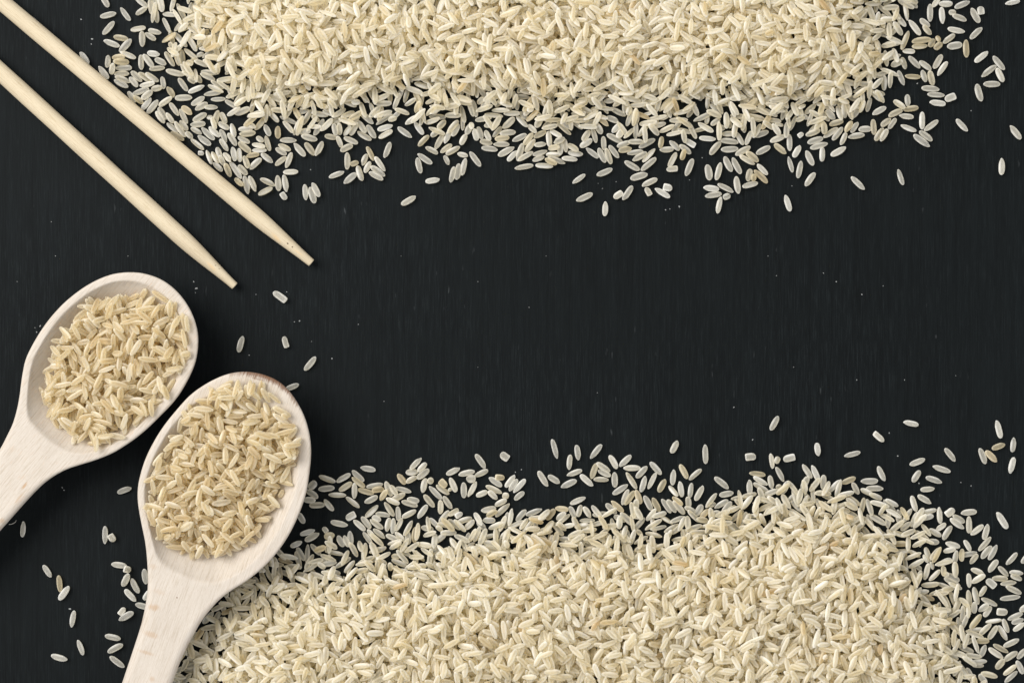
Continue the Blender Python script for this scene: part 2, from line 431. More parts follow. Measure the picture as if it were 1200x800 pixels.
def stamp(x, y, yaw, L, W, T, z, m):
    R = int(L / 2 + 3)
    x0, y0 = int(x - GX0) - R, int(y - GY0) - R
    x1, y1 = x0 + 2 * R + 1, y0 + 2 * R + 1
    if x0 < 0 or y0 < 0 or x1 >= H.shape[1] or y1 >= H.shape[0]: return
    gx = np.arange(x0, x1) + GX0 + .5 - x; gy = np.arange(y0, y1) + GY0 + .5 - y
    c, s = math.cos(yaw), math.sin(yaw)
    u = gx[None] * c + gy[:, None] * s; v = -gx[None] * s + gy[:, None] * c
    q = (u / (L / 2 / math.sqrt(1 + m * m))) ** 2; w = 1 - q - (v / (W / 2)) ** 2
    top = z + m * u + T / 2 * np.sqrt(np.clip(w, 0, None))
    sub = H[y0:y1, x0:x1]
    np.copyto(sub, np.where(w > 0, np.maximum(sub, top), sub))
def grain_dims(kind=''):
    L = rng.normal(20.6, 1.9) if rng.random() > .07 else rng.uniform(8, 14); L = min(max(L, 8), 25); W = min(max(rng.normal(6.35, .6), 4.8), .8 * L + 1); T = W * rng.uniform(.72, .85)
    return L, W, T
def grain_tint():
    r = rng.random()
    return float(np.clip(rng.beta(2.2, 2.6) * .75, 0, 1)) if r < .985 else rng.uniform(.75, .95)

class Heap:
    def __init__(s): s.V = []; s.t = []; s.r = []
    def add(s, x, y, z, yaw, m, L, W, T, tint):
        v = BULK[rng.integers(len(BULK))][0]; s.r.append(np.clip(rim_of(v) + rng.choice((0, 0, .05, .12, .25)), 0, 1.6))
        if rng.random() < .5: v = v * (-1, 1, 1)  ; flip = True
        else: flip = False
        w = P(x, y, z * PX)
        M = rot_matrix(-yaw, m, rng.normal(0, .28))
        q = (v * (L * PX, W * PX, T * PX)) @ M.T + w
        s.V.append((q, flip)); s.t.append(tint)
    def build(s, name, label, cat):
        nv = len(BULK[0][0]); n = len(s.V)
        co = np.concatenate([q for q, _ in s.V])
        F = []
        lp = []
        tot = []
        base_f = [np.array(f) for f in BULK_F]
        flat = np.concatenate(base_f); flat_r = np.concatenate([f[::-1] for f in base_f]); ln = np.array([len(f) for f in base_f])
        loops = np.concatenate([(flat_r if fl else flat) + i * nv for i, (_, fl) in enumerate(s.V)])
        lens = np.tile(ln, n)
        me = bpy.data.meshes.new(name)
        me.vertices.add(len(co)); me.vertices.foreach_set('co', co.astype(np.float32).ravel())
        me.loops.add(len(loops)); me.loops.foreach_set('vertex_index', loops.astype(np.int32))
        me.polygons.add(len(lens)); me.polygons.foreach_set('loop_start', np.concatenate([[0], np.cumsum(lens)[:-1]]).astype(np.int32))
        me.polygons.foreach_set('use_smooth', np.ones(len(lens), bool))
        me.update(calc_edges=True); me.validate()
        a = me.attributes.new("tint", 'FLOAT', 'POINT'); a.data.foreach_set('value', np.repeat(np.array(s.t, np.float32), nv))
        a = me.attributes.new("rim", 'FLOAT', 'POINT'); a.data.foreach_set('value', np.concatenate(s.r).astype(np.float32))
        me.materials.append(RICE)
        o = bpy.data.objects.new(name, me); C.objects.link(o)
        tag(o, label, cat, None, 'stuff')
        print(name, n, 'grains')
        return o

def in_poly(poly, x, y):
    poly = np.array(poly, float); x = np.asarray(x); y = np.asarray(y); ins = np.zeros(x.shape, bool)
    for (x0, y0), (x1, y1) in zip(poly, np.roll(poly, -1, 0)):
        if y0 == y1: continue
        c = ((y0 > y) != (y1 > y)) & (x < (x1 - x0) * (y - y0) / (y1 - y0) + x0); ins ^= c
    return ins
def pour(heap, poly, target, jitter=6, K=3, maxn=12000, tone=0.0):
    """drop grains one by one into the outline until the surface reaches target(x, y, distance from the edge)"""
    poly = np.array(poly, float); lo = poly.min(0); hi = poly.max(0)
    gy, gx = np.mgrid[lo[1]:hi[1]:6, lo[0]:hi[0]:6]
    cells = np.stack([gx.ravel(), gy.ravel()], 1); cells = cells[in_poly(poly, cells[:, 0], cells[:, 1])]
    ed = seg_dist(cells, np.vstack([poly, poly[:1]]))
    tgt = target(cells[:, 0], cells[:, 1], ed)
    n = 0
    last = False
    while n < maxn:
        xi = (cells[:, 0] - GX0).astype(int)[:, None, None] + np.arange(-3, 4)[None, None]; yi = (cells[:, 1] - GY0).astype(int)[:, None, None] + np.arange(-3, 4)[None, :, None]
        now = H[np.clip(yi, 0, H.shape[0] - 1), np.clip(xi, 0, H.shape[1] - 1)].mean((1, 2))
        need = np.flatnonzero(now < tgt - 1.0)
        if last: break
        if len(need) < 3 + .004 * len(cells):      # a last thin strewing over the finished surface
            last = True; need = np.flatnonzero(tgt > 6); rng.shuffle(need); need = np.repeat(need[:int(len(need) * .16)], 9)
        rng.shuffle(need)
        need = need[:max(8, len(need) // 9)]
        for c in need:
            x, y = cells[c] + rng.uniform(-4, 4, 2)
            L, W, T = grain_dims()
            xs = x + rng.normal(0, jitter, K); ys = y + rng.normal(0, jitter, K); yaw = rng.uniform(0, math.pi, K)
            ok = in_poly(poly, xs, ys)
            if not ok.any(): continue
            xs, ys, yaw = xs[ok], ys[ok], yaw[ok]
            z, m = settle(xs, ys, yaw, L, W, T)
            k = (z + 1.4 * np.abs(m)).argmin()
            stamp(xs[k], ys[k], yaw[k], L, W, T, z[k], m[k])
            heap.add(xs[k], ys[k], z[k], yaw[k], m[k], L, W, T, grain_tint() if not tone else tone + rng.beta(2, 2) * .33)
            n += 1
    return n

# loose grains: both ends in tenths of a photo pixel, b broken / t tan / f fat, then the label's number (none: part of a pile)
LABELS = [
    ('rice grain cut off by the top edge, left of the upper pile', 'loose rice around the upper pile'),
    ('almost level rice grain directly below the one cut off by the top edge', 'loose rice around the upper pile'),
    ('grain falling rightward, alone near the top edge between the level grain and the pile', 'loose rice around the upper pile'),
    ('rice grain rising rightward, third down from the top edge, left of the pile', 'loose rice around the upper pile'),
    ("pale grain lying level between the upper chopstick and the upper pile's left end", 'loose rice around the upper pile'),
    ('plump grain falling gently to the right below the third grain left of the upper pile', 'loose rice around the upper pile'),
    ('rice grain resting against the upper chopstick with bare board between it and the pile', 'loose rice around the upper pile'),
    ('rice grain resting against the upper chopstick just where the rice fringe begins', 'loose rice around the upper pile'),
    ("short pale grain lying level between the upper chopstick and the upper pile's left end", 'loose rice around the upper pile'),
    ("short pale grain falling rightward between the upper chopstick and the upper pile's left end", 'loose rice around the upper pile'),
    ('rice grain half tucked under the upper chopstick near its left end', 'loose rice around the upper pile'),
    ("pale grain rising rightward between the upper chopstick and the upper pile's left end", 'loose rice around the upper pile'),
    ("long pale grain rising rightward between the upper chopstick and the upper pile's left end", 'loose rice around the upper pile'),
    ("pale grain rising rightward in the inner fringe beside the upper chopstick's lower half", 'loose rice around the upper pile'),
    ("short tan grain falling rightward amid the fringe beside the upper chopstick's lower half", 'loose rice around the upper pile'),
    ("long pale grain falling rightward in the outer fringe beside the upper chopstick's lower half", 'loose rice around the upper pile'),
    ("pale grain falling rightward in the outer fringe beside the upper chopstick's lower half", 'loose rice around the upper pile'),
    ("pale broken chip in the outer fringe beside the upper chopstick's lower half", 'loose rice around the upper pile'),
    ("short pale grain falling rightward in the inner fringe beside the upper chopstick's lower half", 'loose rice around the upper pile'),
    ("pale grain upright in the outer fringe beside the upper chopstick's lower half", 'loose rice around the upper pile'),
    ("short tan grain upright in the inner fringe beside the upper chopstick's lower half", 'loose rice around the upper pile'),
    ("short pale grain lying level in the inner fringe beside the upper chopstick's lower half", 'loose rice around the upper pile'),
    ("long pale grain rising rightward in the inner fringe beside the upper chopstick's lower half", 'loose rice around the upper pile'),
    ("pale grain falling rightward amid the fringe beside the upper chopstick's lower half", 'loose rice around the upper pile'),
    ('tiny broken rice stub under a pair of upright grains near the upper chopstick', 'loose rice around the upper pile'),
    ("left grain of the three lying side by side right of the upper chopstick's tip", 'loose rice around the upper pile'),
    ("middle and lowest grain of the three lying side by side right of the chopstick's tip", 'loose rice around the upper pile'),
    ("right grain of the three lying side by side right of the upper chopstick's tip", 'loose rice around the upper pile'),
    ("pale grain lying level in the outer fringe under the upper pile's left third", 'loose rice around the upper pile'),
    ("pale grain rising rightward in the outer fringe under the upper pile's left third", 'loose rice around the upper pile'),
    ("pale grain falling rightward in the outer fringe under the upper pile's left third", 'loose rice around the upper pile'),
    ('steep lone grain just right of the small huddle under the upper pile', 'loose rice around the upper pile'),
    ("pale grain lying level in the inner fringe under the upper pile's left third", 'loose rice around the upper pile'),
    ("long pale grain falling rightward in the inner fringe under the upper pile's left third", 'loose rice around the upper pile'),
    ("pale grain rising rightward in the inner fringe under the upper pile's left third", 'loose rice around the upper pile'),
    ('pale grain falling rightward in the inner fringe under the upper pile, left of middle', 'loose rice around the upper pile'),
    ('pale grain upright amid the fringe under the upper pile, left of middle', 'loose rice around the upper pile'),
    ('long pale grain falling rightward in the outer fringe under the upper pile, left of middle', 'loose rice around the upper pile'),
    ('pale grain upright in the outer fringe under the upper pile, left of middle', 'loose rice around the upper pile'),
    ('nearly level rice grain just outside the fringe, up and right of the lone grain', 'loose rice around the upper pile'),
    ('pale grain rising rightward in the inner fringe under the upper pile, left of middle', 'loose rice around the upper pile'),
    ('long grain falling to the right beside three upright grains under the upper pile', 'loose rice around the upper pile'),
    ("lone rice grain lying out on bare board farthest below the upper pile's left half", 'loose rice around the upper pile'),
    ('pale grain lying level in the outer fringe under the upper pile, left of middle', 'loose rice around the upper pile'),
    ('long pale grain rising rightward in the outer fringe under the upper pile, left of middle', 'loose rice around the upper pile'),
    ('pale grain rising rightward in the outer fringe under the upper pile, left of middle', 'loose rice around the upper pile'),
    ('short pale grain upright amid the fringe under the upper pile, left of middle', 'loose rice around the upper pile'),
    ('pale grain rising rightward amid the fringe under the upper pile, left of middle', 'loose rice around the upper pile'),
    ("short pale grain lying level amid the fringe under the upper pile's middle", 'loose rice around the upper pile'),
    ("pale grain falling rightward in the outer fringe under the upper pile's middle", 'loose rice around the upper pile'),
    ("tan grain lying level in the outer fringe under the upper pile's middle", 'loose rice around the upper pile'),
    ("pale grain lying level in the inner fringe under the upper pile's middle, touching no other", 'loose rice around the upper pile'),
    ("tan grain falling rightward in the inner fringe under the upper pile's middle", 'loose rice around the upper pile'),
    ("short pale grain rising rightward in the inner fringe under the upper pile's middle", 'loose rice around the upper pile'),
    ("short pale grain rising rightward amid the fringe under the upper pile's middle", 'loose rice around the upper pile'),
    ("short pale grain lying level in the inner fringe under the upper pile's middle", 'loose rice around the upper pile'),
    ('slim pointed grain rising to the right, upper one of two out below the upper pile', 'loose rice around the upper pile'),
    ('level-leaning grain just outside the fringe, right of the slim pointed grain', 'loose rice around the upper pile'),
    ('plump grain rising to the right directly below the slim pointed one', 'loose rice around the upper pile'),
    ('upright lone grain lying lowest below the middle of the upper pile', 'loose rice around the upper pile'),
    ('short broken grain touching the foot of a steep grain below the upper pile', 'loose rice around the upper pile'),
    ("steep grain touched by a short broken one below the upper pile's middle", 'loose rice around the upper pile'),
    ("long pale grain lying level in the outer fringe under the upper pile's middle", 'loose rice around the upper pile'),
    ("pale grain rising rightward in the outer fringe under the upper pile's middle", 'loose rice around the upper pile'),
    ("small broken wedge hanging under a slanted grain below the upper pile's middle", 'loose rice around the upper pile'),
    ('grain falling to the right under a square broken chip below the upper pile', 'loose rice around the upper pile'),
    ('square broken chip of rice just above a slanted grain below the upper pile', 'loose rice around the upper pile'),
    ('pale broken chip in the outer fringe under the upper pile, right of middle', 'loose rice around the upper pile'),
    ('pale grain lying level in the inner fringe under the upper pile, right of middle', 'loose rice around the upper pile'),
    ('long pale grain lying level amid the fringe under the upper pile, right of middle', 'loose rice around the upper pile'),
    ("pale grain rising rightward amid the fringe under the upper pile's right end", 'loose rice around the upper pile'),
    ("pale grain upright amid the fringe under the upper pile's right end, beside a tan grain", 'loose rice around the upper pile'),
    ("pale grain upright in the outer fringe under the upper pile's right end", 'loose rice around the upper pile'),
    ("upright grain left of the steep lone one at the fringe's lower end", 'loose rice around the upper pile'),
    ("pale grain lying level in the inner fringe under the upper pile's right end", 'loose rice around the upper pile'),
    ("steep lone grain left of the two upright grains below the upper pile's right half", 'loose rice around the upper pile'),
    ("left of two upright grains standing side by side below the upper pile's right half", 'loose rice around the upper pile'),
    ("right of two upright grains standing side by side below the upper pile's right half", 'loose rice around the upper pile'),
    ('pale grain falling rightward in the outer fringe under the upper pile, right of middle', 'loose rice around the upper pile'),
    ('long pale grain falling rightward in the outer fringe under the upper pile, right of middle', 'loose rice around the upper pile'),
    ('long pale grain upright in the outer fringe under the upper pile, right of middle', 'loose rice around the upper pile'),
    ('pale grain lying level in the outer fringe under the upper pile, right of middle', 'loose rice around the upper pile'),
    ("upright rice grain lying alone lowest below the upper pile's right half", 'loose rice around the upper pile'),
    ("square broken chip of rice at the foot of the upper pile's right half", 'loose rice around the upper pile'),
    ("pale grain falling rightward in the outer fringe under the upper pile's right end", 'loose rice around the upper pile'),
    ("steep grain rising to the right, alone at the fringe's lower end below the upper pile", 'loose rice around the upper pile'),
    ("long pale grain rising rightward in the outer fringe under the upper pile's right end", 'loose rice around the upper pile'),
    ("short pale grain rising rightward amid the fringe under the upper pile's right end", 'loose rice around the upper pile'),
    ("pale grain rising rightward in the scatter beyond the upper pile's right end", 'loose rice around the upper pile'),
    ("pale broken chip in the inner fringe under the upper pile's right end", 'loose rice around the upper pile'),
    ("pale grain rising rightward in the inner fringe under the upper pile's right end", 'loose rice around the upper pile'),
    ("short pale grain falling rightward in the inner fringe under the upper pile's right end", 'loose rice around the upper pile'),
    ("lone grain falling to the right on bare board below the upper pile's right end", 'loose rice around the upper pile'),
    ("pale grain lying level in the scatter beyond the upper pile's right end", 'loose rice around the upper pile'),
    ('rice grain cut off by the top edge near the right corner', 'loose rice around the upper pile'),
    ("pale grain upright in the scatter beyond the upper pile's right end", 'loose rice around the upper pile'),
    ('steep grain with a square broken chip leaning on it near the top right', 'loose rice around the upper pile'),
    ('square broken chip leaning on a steep grain near the top right', 'loose rice around the upper pile'),
    ("long pale grain lying level in the scatter beyond the upper pile's right end", 'loose rice around the upper pile'),
    ("cream upright grain met by a level one beyond the upper pile's right end", 'loose rice around the upper pile'),
    ('grain rising to the right directly left of the trio beyond the upper pile', 'loose rice around the upper pile'),
    ('grain falling to the right at the top of the trio beyond the upper pile', 'loose rice around the upper pile'),
    ("pale grain rising rightward in the scatter beyond the upper pile's right end, touching no other", 'loose rice around the upper pile'),
    ("tan grain lying level in the scatter beyond the upper pile's right end", 'loose rice around the upper pile'),
    ("pale grain upright in the scatter beyond the upper pile's right end, beside a tan grain", 'loose rice around the upper pile'),
    ("short pale grain rising rightward in the scatter beyond the upper pile's right end", 'loose rice around the upper pile'),
    ("long pale grain upright in the scatter beyond the upper pile's right end", 'loose rice around the upper pile'),
    ('small broken chip touching a level grain near the top right', 'loose rice around the upper pile'),
    ("long pale grain falling rightward in the scatter beyond the upper pile's right end", 'loose rice around the upper pile'),
    ('topmost of three level grains stacked near a three-cornered chip', 'loose rice around the upper pile'),
    ('middle of three level grains stacked near a three-cornered chip', 'loose rice around the upper pile'),
    ('lowest of three level grains stacked near a three-cornered chip', 'loose rice around the upper pile'),
    ('three-cornered broken chip right of three level grains beyond the upper pile', 'loose rice around the upper pile'),
    ("upright grain just below and left of the trio beyond the upper pile's right end", 'loose rice around the upper pile'),
    ("level grain closing the underside of the trio beyond the upper pile's right end", 'loose rice around the upper pile'),
    ('short plump lone grain falling to the right, between the trio and the far right edge', 'loose rice around the upper pile'),
    ('rice grain falling rightward near the right edge, above a lone upright one', 'loose rice around the upper pile'),
    ("upright rice grain lying alone near the right edge, far below the upper pile's end", 'loose rice around the upper pile'),
    ("short blunt broken grain just right of the lower chopstick's tip", 'stray rice grains around the spoons'),
    ('rice grain lying alone between the two spoon bowls and the broken stub', 'stray rice grains around the spoons'),
    ("stubby broken grain standing upright above the scorched spoon's rim", 'stray rice grains around the spoons'),
    ("slim grain rising to the right, outermost right of the scorched spoon's rim", 'stray rice grains around the spoons'),
    ('rice grain touching the outer scorched rim of the spoon', 'stray rice grains around the spoons'),
    ("upright rice grain beside the left spoon's handle near the left edge", 'stray rice grains around the spoons'),
    ('upright grain with a small broken chip at its side, left of the scorched spoon', 'stray rice grains around the spoons'),
    ('small broken chip touching an upright grain left of the scorched spoon', 'stray rice grains around the spoons'),
    ("rice grain alone between the two spoons' necks, beside the scorched spoon's bowl", 'stray rice grains around the spoons'),
    ('grain falling to the right, uppermost of the four in a line near the left edge', 'stray rice grains around the spoons'),
    ('pinkish upright grain whose foot meets a slanted one near the left edge', 'stray rice grains around the spoons'),
    ('slanted grain meeting the foot of a pinkish one near the left edge', 'stray rice grains around the spoons'),
    ('upright lone grain below the pinkish and slanted pair near the left edge', 'stray rice grains around the spoons'),
    ("level grain with a broken chip at its right end, left of the scorched spoon's neck", 'stray rice grains around the spoons'),
    ("broken chip at the right end of a level grain, left of the scorched spoon's neck", 'stray rice grains around the spoons'),
    ('grain rising to the right just under the broken chip beside the scorched spoon', 'stray rice grains around the spoons'),
    ("plump grain falling to the right, nearest the scorched spoon's handle in its huddle", 'stray rice grains around the spoons'),
    ('slim grain falling to the right below the plump one beside the scorched handle', 'stray rice grains around the spoons'),
    ("upper of two grains half hidden by the scorched spoon's handle", 'stray rice grains around the spoons'),
    ("lower of two grains half hidden by the scorched spoon's handle", 'stray rice grains around the spoons'),
    ("level grain running in under the scorched spoon's handle", 'stray rice grains around the spoons'),
    ('upper short half of the heart-shaped pair left of the scorched handle', 'stray rice grains around the spoons'),
    ('long lower half of the heart-shaped pair left of the scorched handle', 'stray rice grains around the spoons'),
    ('lowest grain near the left edge, lying almost level', 'stray rice grains around the spoons'),
    ('steep lone grain up and right of the almost level lowest one', 'stray rice grains around the spoons'),
    ('topmost of three grains stacked like rungs left of the scorched handle', 'stray rice grains around the spoons'),
    ('middle of three grains stacked like rungs left of the scorched handle', 'stray rice grains around the spoons'),
    ('lowest of three grains stacked like rungs left of the scorched handle', 'stray rice grains around the spoons'),
    ("almost level grain lying alone above the lower pile's left fringe", 'loose rice around the lower pile'),
    ('pale grain falling rightward in the outer fringe between scorched bowl and lower pile', 'loose rice around the lower pile'),
    ('short pale grain lying level in the outer fringe between scorched bowl and lower pile', 'loose rice around the lower pile'),
    ("level grain rising slightly, between the scorched rim and the lower pile's fringe", 'loose rice around the lower pile'),
    ('pale grain rising rightward in the outer fringe between scorched bowl and lower pile', 'loose rice around the lower pile'),
    ("grain peeping out from under the scorched spoon's bowl, alone on black board", 'loose rice around the lower pile'),
    ('three-cornered broken chip over a level grain, right of the scorched spoon', 'loose rice around the lower pile'),
    ('level grain with dark board all round, below a three-cornered chip', 'loose rice around the lower pile'),
    ('pale grain lying level amid the fringe between scorched bowl and lower pile', 'loose rice around the lower pile'),
    ('pale grain rising rightward amid the fringe between scorched bowl and lower pile', 'loose rice around the lower pile'),
    ('pale broken chip amid the fringe between scorched bowl and lower pile, beside a broken chip', 'loose rice around the lower pile'),
    ('short pale grain rising rightward in the inner fringe between scorched bowl and lower pile', 'loose rice around the lower pile'),
    ('pale grain upright in the inner fringe between scorched bowl and lower pile', 'loose rice around the lower pile'),
    ("tan grain upright in the inner fringe above the lower pile's left third", 'loose rice around the lower pile'),
    ('short pale grain falling rightward in the inner fringe between scorched bowl and lower pile', 'loose rice around the lower pile'),
    ("short pale grain lying level in the outer fringe above the lower pile's left third", 'loose rice around the lower pile'),
    ("pale grain rising rightward in the outer fringe above the lower pile's left third", 'loose rice around the lower pile'),
    ("pale grain rising rightward amid the fringe above the lower pile's left third", 'loose rice around the lower pile'),
    ("tan broken chip in the lower pile's left fringe", 'loose rice around the lower pile'),
    ("pale grain lying level in the outer fringe above the lower pile's left third", 'loose rice around the lower pile'),
    ('pale grain falling rightward in the outer fringe above the lower pile, left of middle', 'loose rice around the lower pile'),
    ("three-cornered broken chip lying alone above the lower pile's left half", 'loose rice around the lower pile'),
    ("tan-ended square broken chip in the lower pile's fringe", 'loose rice around the lower pile'),
    ('pale grain rising rightward in the outer fringe above the lower pile, left of middle', 'loose rice around the lower pile'),
    ('long pale grain rising rightward in the outer fringe above the lower pile, left of middle', 'loose rice around the lower pile'),
    ('short pale grain rising rightward amid the fringe above the lower pile, left of middle', 'loose rice around the lower pile'),
    ('short pale grain lying level in the inner fringe above the lower pile, left of middle', 'loose rice around the lower pile'),
    ("pale grain upright in the outer fringe above the lower pile's left third", 'loose rice around the lower pile'),
    ("pale broken chip in the inner fringe above the lower pile's left third", 'loose rice around the lower pile'),
    ("pale grain falling rightward in the inner fringe above the lower pile's left third", 'loose rice around the lower pile'),
    ('short pale grain falling rightward in the inner fringe above the lower pile, left of middle', 'loose rice around the lower pile'),
    ("short pale grain lying level in the inner fringe above the lower pile's left third", 'loose rice around the lower pile'),
    ('pale grain rising rightward in the inner fringe above the lower pile, left of middle', 'loose rice around the lower pile'),
    ('pale grain upright in the inner fringe above the lower pile, left of middle', 'loose rice around the lower pile'),
    ('longest steep grain, highest above the lower pile left of its middle', 'loose rice around the lower pile'),
    ('upright grain beside the longest steep one above the lower pile', 'loose rice around the lower pile'),
    ('slim grain rising to the right, third of the high row above the lower pile', 'loose rice around the lower pile'),
    ("pale grain upright in the outer fringe above the lower pile's middle", 'loose rice around the lower pile'),
    ("pale grain lying level in the outer fringe above the lower pile's middle", 'loose rice around the lower pile'),
    ('long grain falling to the right, left of a shorter one above the lower pile', 'loose rice around the lower pile'),
    ('shorter grain falling to the right beside a longer one above the lower pile', 'loose rice around the lower pile'),
    ("pale grain rising rightward in the outer fringe above the lower pile's middle", 'loose rice around the lower pile'),
    ("pale grain falling rightward in the outer fringe above the lower pile's middle", 'loose rice around the lower pile'),
    ('pale grain lying level in the inner fringe above the lower pile, left of middle', 'loose rice around the lower pile'),
    ('short pale grain rising rightward in the inner fringe above the lower pile, left of middle', 'loose rice around the lower pile'),
    ("pale grain lying level in the inner fringe above the lower pile's middle", 'loose rice around the lower pile'),
    ('pale grain rising rightward in the outer fringe above the lower pile, right of middle', 'loose rice around the lower pile'),
    ("long pale grain rising rightward amid the fringe above the lower pile's middle", 'loose rice around the lower pile'),
    ('pale grain upright in the outer fringe above the lower pile, right of middle', 'loose rice around the lower pile'),
    ("dark tan plump grain in the lower pile's middle fringe", 'loose rice around the lower pile'),
    ('pale grain falling rightward in the inner fringe above the lower pile, right of middle', 'loose rice around the lower pile'),
    ("tan upright grain in the fringe left of the lower pile's middle gap", 'loose rice around the lower pile'),
    ("tan grain falling rightward in the inner fringe above the lower pile's middle", 'loose rice around the lower pile'),
    ("pale grain falling rightward in the inner fringe above the lower pile's middle", 'loose rice around the lower pile'),
    ("short pale grain upright in the inner fringe above the lower pile's middle", 'loose rice around the lower pile'),
    ("small lone grain rising to the right above the lower pile's middle", 'loose rice around the lower pile'),
    ("tall upright grain with a notched foot above the lower pile's middle", 'loose rice around the lower pile'),
    ('pale grain upright amid the fringe above the lower pile, right of middle', 'loose rice around the lower pile'),
    ('pale grain rising rightward amid the fringe above the lower pile, right of middle', 'loose rice around the lower pile'),
    ('short tan grain rising rightward in the inner fringe above the lower pile, right of middle', 'loose rice around the lower pile'),
    ('grain falling to the right in the gap below the tall notched one', 'loose rice around the lower pile'),
    ('pale grain lying level in the inner fringe above the lower pile, right of middle', 'loose rice around the lower pile'),
    ('pale grain rising rightward in the inner fringe above the lower pile, right of middle', 'loose rice around the lower pile'),
    ('short pale grain lying level in the inner fringe above the lower pile, right of middle', 'loose rice around the lower pile'),
    ("lone grain farthest out on bare board above the lower pile's right half", 'loose rice around the lower pile'),
    ('square-ended broken grain, left of an upright pair above the lower pile', 'loose rice around the lower pile'),
    ('broad square broken grain, right of an upright pair above the lower pile', 'loose rice around the lower pile'),
    ("short upright grain with a pointed foot above the lower pile's right half", 'loose rice around the lower pile'),
    ("pale grain rising rightward in the inner fringe above the lower pile's right third", 'loose rice around the lower pile'),
    ('pale grain upright in the inner fringe above the lower pile, right of middle', 'loose rice around the lower pile'),
    ("long pale grain falling rightward amid the fringe above the lower pile's right third", 'loose rice around the lower pile'),
    ("pale grain upright in the inner fringe above the lower pile's right third", 'loose rice around the lower pile'),
    ('orange-tan grain joined end to end with a paler one above the lower pile', 'loose rice around the lower pile'),
    ("lone grain rising gently to the right above the lower pile's right half", 'loose rice around the lower pile'),
    ('short lone broken grain falling to the right, up from the gently rising one', 'loose rice around the lower pile'),
    ("almost level lone grain high on bare board above the lower pile's right end", 'loose rice around the lower pile'),
    ('steep grain standing alone just above two level ones at the lower pile', 'loose rice around the lower pile'),
    ("long pale grain lying level in the inner fringe above the lower pile's right third", 'loose rice around the lower pile'),
    ("pale grain lying level in the inner fringe above the lower pile's right third", 'loose rice around the lower pile'),
    ("pale grain lying level in the scatter off the lower pile's right end, touching no other", 'loose rice around the lower pile'),
    ("pale grain rising rightward in the scatter off the lower pile's right end, touching no other", 'loose rice around the lower pile'),
    ("pale grain lying level in the scatter off the lower pile's right end", 'loose rice around the lower pile'),
    ("long thick grain falling gently to the right off the lower pile's right end", 'loose rice around the lower pile'),
    ("grain falling to the right above a thick level one, off the lower pile's right end", 'loose rice around the lower pile'),
    ('topmost steep grain of the little group near the right edge', 'loose rice around the lower pile'),
    ('small tan grain with a brown spot in the group near the right edge', 'loose rice around the lower pile'),
    ('plump upright grain at the right of the group near the right edge', 'loose rice around the lower pile'),
    ('left upright grain leaning on a tan one in the group near the right edge', 'loose rice around the lower pile'),
    ('tan grain leaning on an upright one in the group near the right edge', 'loose rice around the lower pile'),
    ('lowest steep grain of the little group near the right edge', 'loose rice around the lower pile'),
    ("pale grain falling rightward in the scatter off the lower pile's right end", 'loose rice around the lower pile'),
    ("broken chip above a slanted pair at the lower pile's right end", 'loose rice around the lower pile'),
    ("long pale grain falling rightward in the scatter off the lower pile's right end", 'loose rice around the lower pile'),
    ("pale grain upright in the scatter off the lower pile's right end", 'loose rice around the lower pile'),
    ("pale grain rising rightward in the scatter off the lower pile's right end", 'loose rice around the lower pile'),
    ("long lone grain falling to the right, out from the lower pile's right end", 'loose rice around the lower pile'),
    ('pinkish grain rising to the right near the right edge, below the long lone one', 'loose rice around the lower pile'),
    ('pale grain rising rightward in the scatter at the lower right corner', 'loose rice around the lower pile'),
    ("short pale grain lying level in the scatter off the lower pile's right end", 'loose rice around the lower pile'),
    ("short pale grain rising rightward in the scatter off the lower pile's right end", 'loose rice around the lower pile'),
    ("short oval grain in the gap beside the lower pile's right end", 'loose rice around the lower pile'),
    ('long pale grain lying level in the scatter at the lower right corner', 'loose rice around the lower pile'),
    ("notched broken chip lying right of the lower pile's end", 'loose rice around the lower pile'),
    ('pale grain falling rightward in the scatter at the lower right corner', 'loose rice around the lower pile'),
    ('short pale grain rising rightward in the scatter at the lower right corner', 'loose rice around the lower pile'),
    ('short pale grain upright in the scatter at the lower right corner', 'loose rice around the lower pile'),
    ('short pale grain lying level in the scatter at the lower right corner', 'loose rice around the lower pile'),
    ('short pale grain falling rightward in the scatter at the lower right corner', 'loose rice around the lower pile'),
    ('pale grain upright in the scatter at the lower right corner, beside a tan grain', 'loose rice around the lower pile'),
    ('pale grain upright in the scatter at the lower right corner, touching no other', 'loose rice around the lower pile'),
    ("pale grain rising rightward between the scorched spoon's handle and the lower pile", 'loose rice around the lower pile'),
    ("pale grain upright between the scorched spoon's handle and the lower pile", 'loose rice around the lower pile'),
    ("short pale grain rising rightward between the scorched spoon's handle and the lower pile", 'loose rice around the lower pile'),
    ("level pale grain on black board against the scorched spoon's handle", 'loose rice around the lower pile'),
    ("grain end peeping out under the scorched spoon's handle", 'loose rice around the lower pile'),
    ("short pale grain lying level between the scorched spoon's handle and the lower pile", 'loose rice around the lower pile'),
    ('steep slim grain on bare board, right of the lone one falling to the right', 'loose rice around the upper pile'),
]
